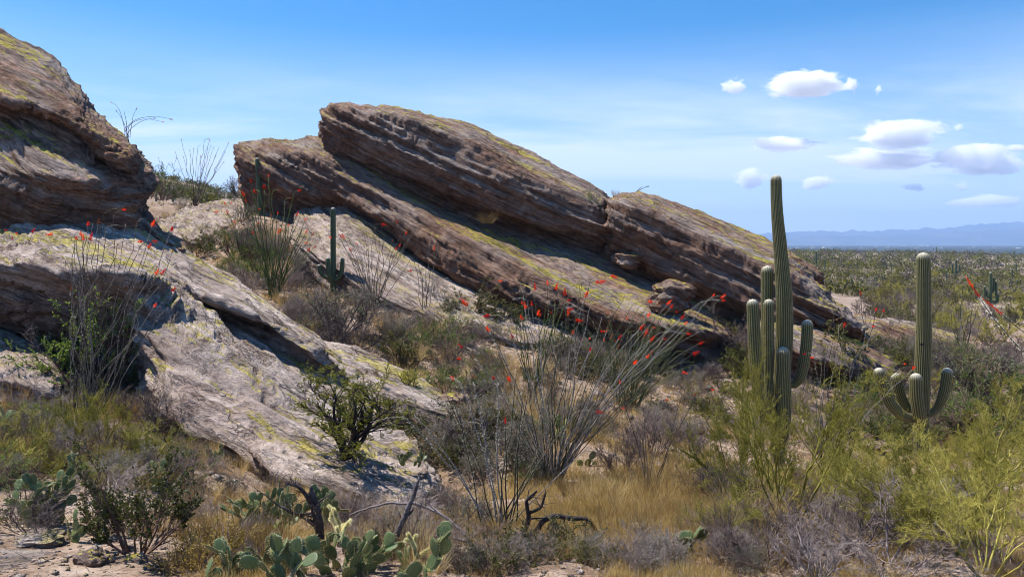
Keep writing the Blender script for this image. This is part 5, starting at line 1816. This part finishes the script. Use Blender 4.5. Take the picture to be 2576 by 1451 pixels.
dead_branch([[(1830, 1475, 8, 6.2), (1810, 1430, 8, 6.2), (1780, 1405, 7, 6.2), (1700, 1415, 4, 6.2)], [(1800, 1420, 6, 6.2), (1850, 1400, 5, 6.2), (1920, 1420, 3, 6.2)]], 'thin grey dead branch over the half-hidden prickly pear', None, M_TWIG, 9, twigs=8)

# ================================================================== the larger shrubs one by one
S_ = shrub_px
S_('mesquite', 862, 1152, 285, 205, 'yellow-green bush with dark stems growing on the huge left slab', Y=12.0, var=0)
S_('palobig', 1985, 1330, 400, 400, 'open palo verde with yellow-green twigs in front of the tallest saguaro', var=1)
S_('palobig', 1850, 1250, 240, 340, 'leaning palo verde left of the tallest saguaro', var=2)
S_('palobig', 2390, 1400, 440, 320, 'dense palo verde below the second saguaro', var=0)
S_('palobig', 2540, 1330, 380, 380, 'spreading palo verde at the right edge', var=3)
S_('palobig', 2270, 1290, 260, 190, 'smaller palo verde at the foot of the second saguaro', var=2)
S_('palobig', 2480, 1450, 420, 300, 'near palo verde in the bottom right corner', var=1)
S_('palobig', 2170, 1230, 160, 120, 'thin palo verde between the two big saguaros', var=3)
S_('palobig', 2450, 1270, 240, 230, 'palo verde right behind the second saguaro under its right arm', var=1)
S_('palobig', 2110, 1340, 180, 200, 'small palo verde between the tallest saguaro and the dense palo verde', var=0)
S_('palo', 190, 1110, 110, 130, 'yellow-green broom-like palo verde at the foot of the bare brown ocotillo', var=1)
S_('palo', 255, 1150, 130, 150, 'second yellow-green palo verde right under the bare brown ocotillo', var=2)
S_('palo', 120, 1170, 140, 120, 'low yellow-green palo verde left of the bare brown ocotillo', var=0)
S_('palo', 360, 1195, 150, 110, 'low palo verde between the brown ocotillo and the huge slab', var=3)
S_('green', 250, 990, 220, 230, 'dark green leafy shrub in the shade behind the bare brown ocotillo')
S_('green', 160, 960, 110, 140, 'grey-green shrub left of the dark shaded one behind the brown ocotillo')
S_('twiggy', 60, 985, 190, 130, 'purple-grey bare bush at the left edge in front of the sloping rock')
S_('twiggy', 400, 1100, 190, 110, 'purple-grey bare bush against the foot of the huge slab')
S_('olive', 345, 1395, 240, 230, 'dark olive leafy bush above the flat rock paving')
S_('olive', 270, 1340, 130, 130, 'smaller olive bush left of the dark one above the paving')
S_('ochre', 545, 1455, 200, 130, 'ochre-leaved herb clump at the bottom edge left of the near prickly pear', Y=5.4)
S_('ochre', 640, 1440, 110, 110, 'ochre-leaved herb next to the near prickly pear', Y=5.7)
S_('ochre', 450, 1455, 110, 80, 'low ochre-leaved herb beside the flat rock paving', Y=5.4)
S_('tuft', 610, 1400, 190, 130, 'large golden dry grass tuft below the dark green prickly pear colony')
S_('tuft', 700, 1390, 120, 100, 'golden dry grass tuft left of the upright charred stump')
S_('olive', 1300, 1470, 200, 140, 'dark olive bush at the bottom centre under the bleached branch', Y=5.9)
S_('olive', 1420, 1465, 190, 120, 'olive bush right of the bleached branch at the bottom edge', Y=6.2)
S_('olive', 1380, 1400, 130, 90, 'small olive bush behind the crooked dead branch')
S_('sage', 1200, 1330, 130, 80, 'low green-yellow bush at the foot of the nearest ocotillo')
S_('green', 1838, 1290, 90, 120, 'bright feathery green shrub under the leaning palo verde')
S_('green', 1105, 905, 130, 105, 'rounded dark green shrub left of centre above the pale ledge')
S_('sage', 850, 855, 230, 130, 'broad grey-green bush below the stubby-armed saguaro')
S_('twiggy', 880, 895, 180, 110, 'purple-grey bush in front of the broad grey-green one')
S_('mesquite', 985, 1040, 130, 110, 'thin-leaved bush on the right side of the huge slab', var=2)
S_('twiggy', 1000, 1075, 150, 85, 'dark twiggy bush below the thin-leaved one beside the huge slab')
S_('sage', 1200, 1030, 150, 80, 'wide grey-green bush below the pale ledge')
S_('sage', 1195, 1120, 200, 110, 'large grey-green bush in the dip left of the central ocotillo')
S_('sage', 1290, 1180, 180, 110, 'grey-green bush just left of the central ocotillo base')
S_('olive', 1090, 1110, 150, 80, 'olive bush at the right margin of the huge slab')
S_('olive', 1190, 800, 130, 80, 'olive shrub at the foot of the pale leaning slab')
S_('olive', 1255, 820, 110, 60, 'yellow-green shrub right of the olive one before the middle slab')
S_('sage', 1085, 775, 110, 70, 'pale sage bush at the foot of the pale leaning slab')
S_('twiggy', 1440, 830, 130, 70, 'bare grey bush at the foot of the middle slab')
S_('twiggy', 1830, 885, 190, 110, 'large bare grey bush before the dark slab left of the tallest saguaro')
S_('olive', 1745, 900, 110, 80, 'olive shrub behind the scarlet tips of the central ocotillo')
S_('olive', 1880, 950, 100, 80, 'olive shrub right against the tallest saguaro')
S_('sage', 1580, 830, 110, 60, 'sage bush on the lower ledge behind the central ocotillo')
S_('brown', 1640, 1150, 190, 110, 'brown-grey bare bush right of the central ocotillo')
S_('brown', 1560, 1190, 140, 90, 'brown-grey bare bush close to the central ocotillo stems')
S_('twiggy', 1735, 1140, 90, 60, 'rounded purple-grey bush in the sandy opening')
S_('olive', 2110, 950, 160, 120, 'dark olive bush in front of the low right slab')
S_('olive', 2160, 1000, 110, 70, 'olive-yellow bush right at the foot of the low right slab')
S_('sage', 2450, 1010, 230, 140, 'wide blue-green bush beyond the right palo verdes')
S_('green', 2530, 1040, 180, 130, 'green bush at the right edge beyond the palo verdes')
S_('green', 2420, 1100, 160, 120, 'green bush behind the right arm of the second saguaro')
S_('twiggy', 2100, 1400, 330, 150, 'tangled purple-brown dead bush in front of the open palo verde')
S_('brown', 1930, 1430, 260, 140, 'tangled brown dead bush at the bottom right of centre')
S_('twiggy', 2250, 1450, 330, 170, 'near tangle of grey dead twigs at the bottom edge below the second saguaro')
S_('twiggy', 2050, 1470, 230, 130, 'near tangle of grey dead twigs at the bottom edge below the tallest saguaro')
S_('brown', 2560, 1450, 240, 120, 'brown dead bush in the bottom right corner')
S_('brown', 2300, 1380, 220, 110, 'brown dead bush under the dense palo verde')
S_('green', 40, 1310, 160, 110, 'green wispy shrub at the left edge above the paving')
S_('twiggy', 75, 1345, 200, 90, 'grey bare bush at the left edge just above the paving')
S_('twiggy', 270, 1250, 160, 90, 'silvery bare bush behind the two olive bushes')
S_('brown', 700, 1200, 170, 90, 'brown-grey bare bush at the foot of the huge slab left of the stump')
S_('brown', 620, 1165, 90, 90, 'dry brown bush beside the small prickly pear at the slab foot')
S_('twiggy', 880, 1240, 170, 100, 'dark twiggy bush under the end of the huge slab')
S_('brown', 1000, 1330, 190, 90, 'brown twiggy bush behind the slanting dead stake')
S_('brown', 900, 1330, 130, 80, 'brown twiggy bush behind the fuzzy cream cholla')
S_('green', 590, 655, 100, 70, 'green shrub left of the vase-shaped ocotillo')
S_('green', 655, 720, 90, 90, 'green fine-leaved shrub at the foot of the vase-shaped ocotillo')
S_('sage', 745, 690, 90, 60, 'grey bush between the vase-shaped ocotillo and the stubby-armed saguaro')
S_('olive', 495, 645, 100, 60, 'dark olive shrub behind the crest of the huge slab')
S_('green', 410, 505, 100, 80, 'light green tree-like shrub right behind the dome', Y=47)
S_('green', 375, 500, 60, 70, 'light green shrub half hidden by the dome edge', Y=42)
S_('green', 1484, 520, 52, 36, 'bright green cushion shrub on top of the outcrop near the notch', Y=34.6)
S_('sage', 605, 500, 70, 50, 'blue-green shrub left of the outcrop nose', Y=47)
S_('tuft', 1225, 562, 52, 34, 'orange dry grass tuft on the ledge under the top slab', Y=34.2)
S_('tuft', 1548, 492, 22, 16, 'reddish dry tuft on the skyline at the notch', Y=35)
S_('tuft', 937, 950, 32, 34, 'orange dry grass tuft on the pale narrow ledge', Y=17.7)
S_('tuft', 940, 1060, 46, 22, 'small orange tuft on the right flank of the huge slab', Y=14.9)
for (u, v, w, h) in ((1700, 1270, 170, 90), (1600, 1300, 190, 110), (1500, 1290, 150, 90), (1560, 1370, 200, 110), (1680, 1380, 170, 100), (1780, 1370, 160, 90), (1450, 1250, 110, 70),
                     (1820, 1200, 110, 70), (1650, 1200, 110, 60), (1760, 1260, 120, 70), (1110, 1350, 120, 70), (1080, 1400, 120, 80)):
    S_('tuft', u, v, w, h, 'golden dry grass clump in the open grass between the central ocotillo and the palo verdes' if u > 1300 else 'straw-coloured grass clump right of the slanting dead stake', group='golden grass clumps' if u > 1300 else 'straw grass clumps')

# ================================================================== the small repeated bushes, zone by zone
ZONES = [
    # u0, v0, u1, v1, count, kinds, size range (m), where
    (700, 770, 1000, 880, 28, 'twiggy sage sage brown tuft', (.7, 1.4), 'on the slope below the stubby-armed saguaro'),
    (960, 800, 1300, 930, 44, 'twiggy sage tuft brown olive green tuft', (.6, 1.3), 'between the pale ledge and the pale leaning slab'),
    (1120, 930, 1420, 1090, 44, 'olive sage green tuft brown sage tuft', (.5, 1.1), 'in the hollow left of the central ocotillo'),
    (1060, 1100, 1380, 1230, 32, 'sage sage tuft brown olive green', (.4, .8), 'just left of the central ocotillo base'),
    (1400, 840, 1880, 960, 80, 'twiggy olive green brown olive sage', (.6, 1.4), 'at the foot of the outcrop behind the central ocotillo'),
    (1450, 940, 1880, 1120, 64, 'sage brown tuft tuft olive sage', (.4, .9), 'on the sandy slope right of the central ocotillo'),
    (1900, 960, 2200, 1160, 35, 'twiggy brown sage olive', (.4, 1.0), 'around the foot of the tallest saguaro'),
    (2180, 960, 2576, 1150, 70, 'sage green twiggy olive palo green', (.6, 1.4), 'behind the second saguaro'),
    (1780, 1180, 2576, 1400, 60, 'brown twiggy tuft palo sage tuft', (.4, .9), 'under the palo verdes on the right'),
    (0, 960, 400, 1060, 28, 'twiggy sage brown palo tuft', (.4, .9), 'around the bare brown ocotillo'),
    (0, 1070, 470, 1235, 66, 'palo green sage brown tuft tuft twiggy palo', (.35, .7), 'between the brown ocotillo and the wide left prickly pear'),
    (420, 1100, 760, 1320, 40, 'brown tuft twiggy tuft sage', (.3, .55), 'along the front foot of the huge slab'),
    (800, 1260, 1250, 1420, 46, 'brown tuft twiggy sage tuft', (.25, .5), 'behind the dead stake and stump'),
    (1500, 1330, 1900, 1450, 30, 'brown twiggy sage', (.25, .45), 'at the bottom edge among the golden grass'),
    (1060, 1400, 1560, 1448, 22, 'olive tuft brown sage tuft', (.22, .4), 'along the bottom edge under the nearest ocotillo'),
    (420, 1330, 700, 1445, 16, 'tuft ochre tuft brown', (.22, .38), 'at the bottom edge left of the near prickly pear'),
    (560, 600, 800, 740, 38, 'sage twiggy green brown tuft tuft', (.7, 1.4), 'around the vase-shaped ocotillo'),
    (400, 520, 700, 650, 34, 'olive sage brown tuft', (.7, 1.4), 'in the gap left of the central outcrop'),
    (400, 470, 600, 520, 24, 'green sage twiggy olive', (1.2, 2.2), 'on the far rise in the left gap'),
    (2180, 700, 2576, 860, 96, 'olive palo sage twiggy twiggy palo', (1.4, 2.6), 'on the near part of the scrubby flats'),
    (2150, 860, 2576, 960, 54, 'sage olive green twiggy brown', (.9, 1.8), 'around the tan slab beyond the second saguaro'),
]
KIND_WORD = {'twiggy': 'bare purple-grey twiggy bush', 'brown': 'dry brown bare bush', 'olive': 'small olive leafy shrub', 'green': 'small fresh green shrub', 'sage': 'small grey-green bush', 'palo': 'yellow-green palo verde bush', 'tuft': 'straw-coloured dry grass clump', 'ochre': 'small ochre-leaved herb bush'}
_zr = random.Random(19)
for (u0, v0, u1, v1, n, kinds, sz, where) in ZONES:
    ks = kinds.split()
    for i in range(n):
        u = _zr.uniform(u0, u1); v = _zr.uniform(v0, v1)
        k = ks[_zr.randrange(len(ks))]
        b = ground(u, v); b.z -= .03
        w = _zr.uniform(*sz); h = w * _zr.uniform(.55, .85)
        shrub(k, b, w, h, KIND_WORD[k] + ' ' + where, '%s %s' % (KIND_WORD[k].replace('bush', 'bushes').replace('shrub', 'shrubs').replace('clump', 'clumps'), where))


# ================================================================== ground cover nobody could count
def build_grass():
    rng = np.random.RandomState(12)
    n = 76000
    az = rng.uniform(math.radians(-44), math.radians(42), n)
    r = np.exp(rng.uniform(math.log(4.2), math.log(60), n))
    x, y = r * np.sin(az), r * np.cos(az)
    cl = fbm(np.stack([x * .45, y * .45, x * 0 + 2], -1), 3) + .6 * fbm(np.stack([x * 1.7, y * 1.7, x * 0 + 9], -1), 2)
    # the open golden grass right of centre, bare sand elsewhere
    gold = np.exp(-(((x - 1.7) / 1.2) ** 2 + ((y - 9.4) / 2.2) ** 2)) + .35 * np.exp(-(((x - 3.4) / 2.4) ** 2 + ((y - 10.5) / 4) ** 2))
    keep = cl + gold * 1.2 + rng.normal(size=n) * .25 > 0.22
    bare = np.exp(-(((x + 3.9) / .6) ** 2 + ((y - 10.0) / 1.6) ** 2)) > .5
    trail = (y < 6.6) & (x < -2.2)
    keep &= ~bare & ~trail
    x, y, gold = x[keep], y[keep], gold[keep]
    z = H(x, y)
    n = len(x)
    per = 11
    s = rng.uniform(.6, 1.3, n) * (0.16 + .12 * np.clip(gold, 0, 1)) * np.clip(y / 9, .7, 1.7)
    cx = np.repeat(np.stack([x, y, z], -1), per, 0) + rng.normal(size=(n * per, 3)) * [.05, .05, 0] * np.repeat(np.clip(y / 9, .6, 2), per)[:, None]
    d = rng.normal(size=(n * per, 3)) * [.42, .42, .1] + [0, 0, 1]; d /= np.linalg.norm(d, axis=1, keepdims=True)
    L = np.repeat(s, per) * rng.uniform(.5, 1.2, n * per)
    w = np.cross(d, rdir(rng, n * per)); w /= np.linalg.norm(w, axis=1, keepdims=True)
    w *= (0.0022 * np.clip(cx[:, 1] / 8, .7, 4))[:, None]
    bend = rng.normal(size=(n * per, 3)) * [.25, .25, 0]
    mid = cx + d * (L * .55)[:, None]
    tip = mid + (d + bend + [0, 0, -.15]) * (L * .5)[:, None]
    b0 = cx + [0, 0, -.02]
    V = np.stack([b0 - w, b0 + w, mid + w * .7, tip, mid - w * .7], 1).reshape(-1, 3)
    k = np.arange(n * per) * 5
    Fq = np.stack([k, k + 1, k + 2, k + 4], -1); Ft = np.stack([k + 4, k + 2, k + 3], -1)
    o = add('dry_grass', mesh('dry_grass', V, [Fq, Ft], M_GRASS))
    tag(o, 'thin dry straw-coloured grass growing over the desert ground', 'grass', kind='stuff')


build_grass()


def build_litter():
    """fallen twigs and gravel"""
    rng = np.random.RandomState(21)
    n = 15000
    az = rng.uniform(math.radians(-42), math.radians(42), n); r = np.exp(rng.uniform(math.log(4.2), math.log(40), n))
    x, y = r * np.sin(az), r * np.cos(az)
    z = H(x, y) + .01
    c = np.stack([x, y, z], -1)
    d = rng.normal(size=(n, 3)) * [1, 1, .25]; d /= np.linalg.norm(d, axis=1, keepdims=True)
    L = rng.uniform(.05, .22, n)[:, None] * np.clip(y / 10, .7, 2)[:, None]
    V, Fq = seg_prisms(c, c + d * L, .0022 * np.clip(y / 9, .8, 3), .0012 * np.clip(y / 9, .8, 3), 3)
    tag(add('fallen_twigs', mesh('fallen_twigs', V, Fq, M_TWIG)), 'fallen grey twigs littering the ground between the bushes', 'litter', kind='stuff')
    n = 15000
    az = rng.uniform(math.radians(-42), math.radians(42), n); r = np.exp(rng.uniform(math.log(4.2), math.log(60), n))
    x, y = r * np.sin(az), r * np.cos(az)
    s = np.exp(rng.normal(size=n) * .55) * .018 * np.clip(y / 8, .8, 3.5)
    oc = np.array([[1, 0, 0], [0, 1, 0], [-1, 0, 0], [0, -1, 0], [0, 0, .7], [0, 0, -.7]], float)
    ft = np.array([[0, 1, 4], [1, 2, 4], [2, 3, 4], [3, 0, 4], [1, 0, 5], [2, 1, 5], [3, 2, 5], [0, 3, 5]])
    V = oc[None] * (s[:, None, None] * rng.uniform(.6, 1.3, (n, 6, 1)))
    a = rng.uniform(0, 6.28, n); ca, sa = np.cos(a)[:, None], np.sin(a)[:, None]
    V = np.stack([V[..., 0] * ca - V[..., 1] * sa, V[..., 0] * sa + V[..., 1] * ca, V[..., 2]], -1)
    V = V + np.stack([x, y, H(x, y) + s * .2], -1)[:, None]
    Fq = (np.arange(n)[:, None, None] * 6 + ft[None]).reshape(-1, 3)
    tag(add('gravel', mesh('gravel', V.reshape(-1, 3), Fq, M_ROCK_PALE)), 'loose pale stones and gravel scattered over the ground', 'gravel', kind='stuff')


build_litter()


def build_far_scrub():
    """the mass of scrub on the flats, far beyond the single bushes"""
    rng = np.random.RandomState(31)
    n = 14500
    az = rng.uniform(math.radians(-32), math.radians(44), n)
    y = np.exp(rng.uniform(math.log(85), math.log(950), n))
    x = y * np.tan(az)
    left = az < math.radians(-10)
    keep = fbm(np.stack([x * .05, y * .05, x * 0], -1), 3) + rng.normal(size=n) * .3 > -.5
    x, y = x[keep], y[keep]; n = len(x)
    z = H(x, y)
    W = rng.uniform(.9, 2.9, n) * np.clip(y / 160, .9, 2.6); Hh = W * rng.uniform(.5, .75, n)
    kind = (fbm(np.stack([x * .08, y * .08, x * 0 + 5], -1), 2) * .8 + rng.normal(size=n) * .5)
    per = 46
    d = rdir(rng, n * per); d[:, 2] = np.abs(d[:, 2])
    rad = rng.uniform(.35, 1, n * per) ** .5
    c = np.repeat(np.stack([x, y, z], -1), per, 0) + d * rad[:, None] * np.stack([np.repeat(W, per) * .5, np.repeat(W, per) * .5, np.repeat(Hh, per)], -1)
    s = np.repeat(W, per) * rng.uniform(.05, .13, n * per)
    A = rdir(rng, n * per) * s[:, None] * 1.6
    B = np.cross(A, rdir(rng, n * per)); B /= np.linalg.norm(B, axis=1, keepdims=True); B *= s[:, None] * .5
    V, Fq = leaf_quads(c, A, B)
    kk = np.repeat(np.where(kind > .2, 0, np.where(kind > -.35, 1, 2)), per)
    FG = veg_mat('far_green_scrub', [(0.12, 0.12, 0.02), (0.19, 0.18, 0.035), (0.27, 0.24, 0.06)], nscale=.2, trans=.2)
    FO = veg_mat('far_olive_scrub', [(0.075, 0.075, 0.026), (0.13, 0.12, 0.045), (0.19, 0.165, 0.07)], nscale=.2, trans=.2)
    FT = veg_mat('far_grey_scrub', [(0.11, 0.085, 0.075), (0.19, 0.15, 0.135), (0.28, 0.23, 0.21)], nscale=.2)
    o = add('far_scrub', mesh('far_scrub', V, Fq, [FG, FO, FT], False, kk))
    tag(o, 'mass of green and grey desert scrub covering the distant flats', 'scrub', kind='stuff')


build_far_scrub()
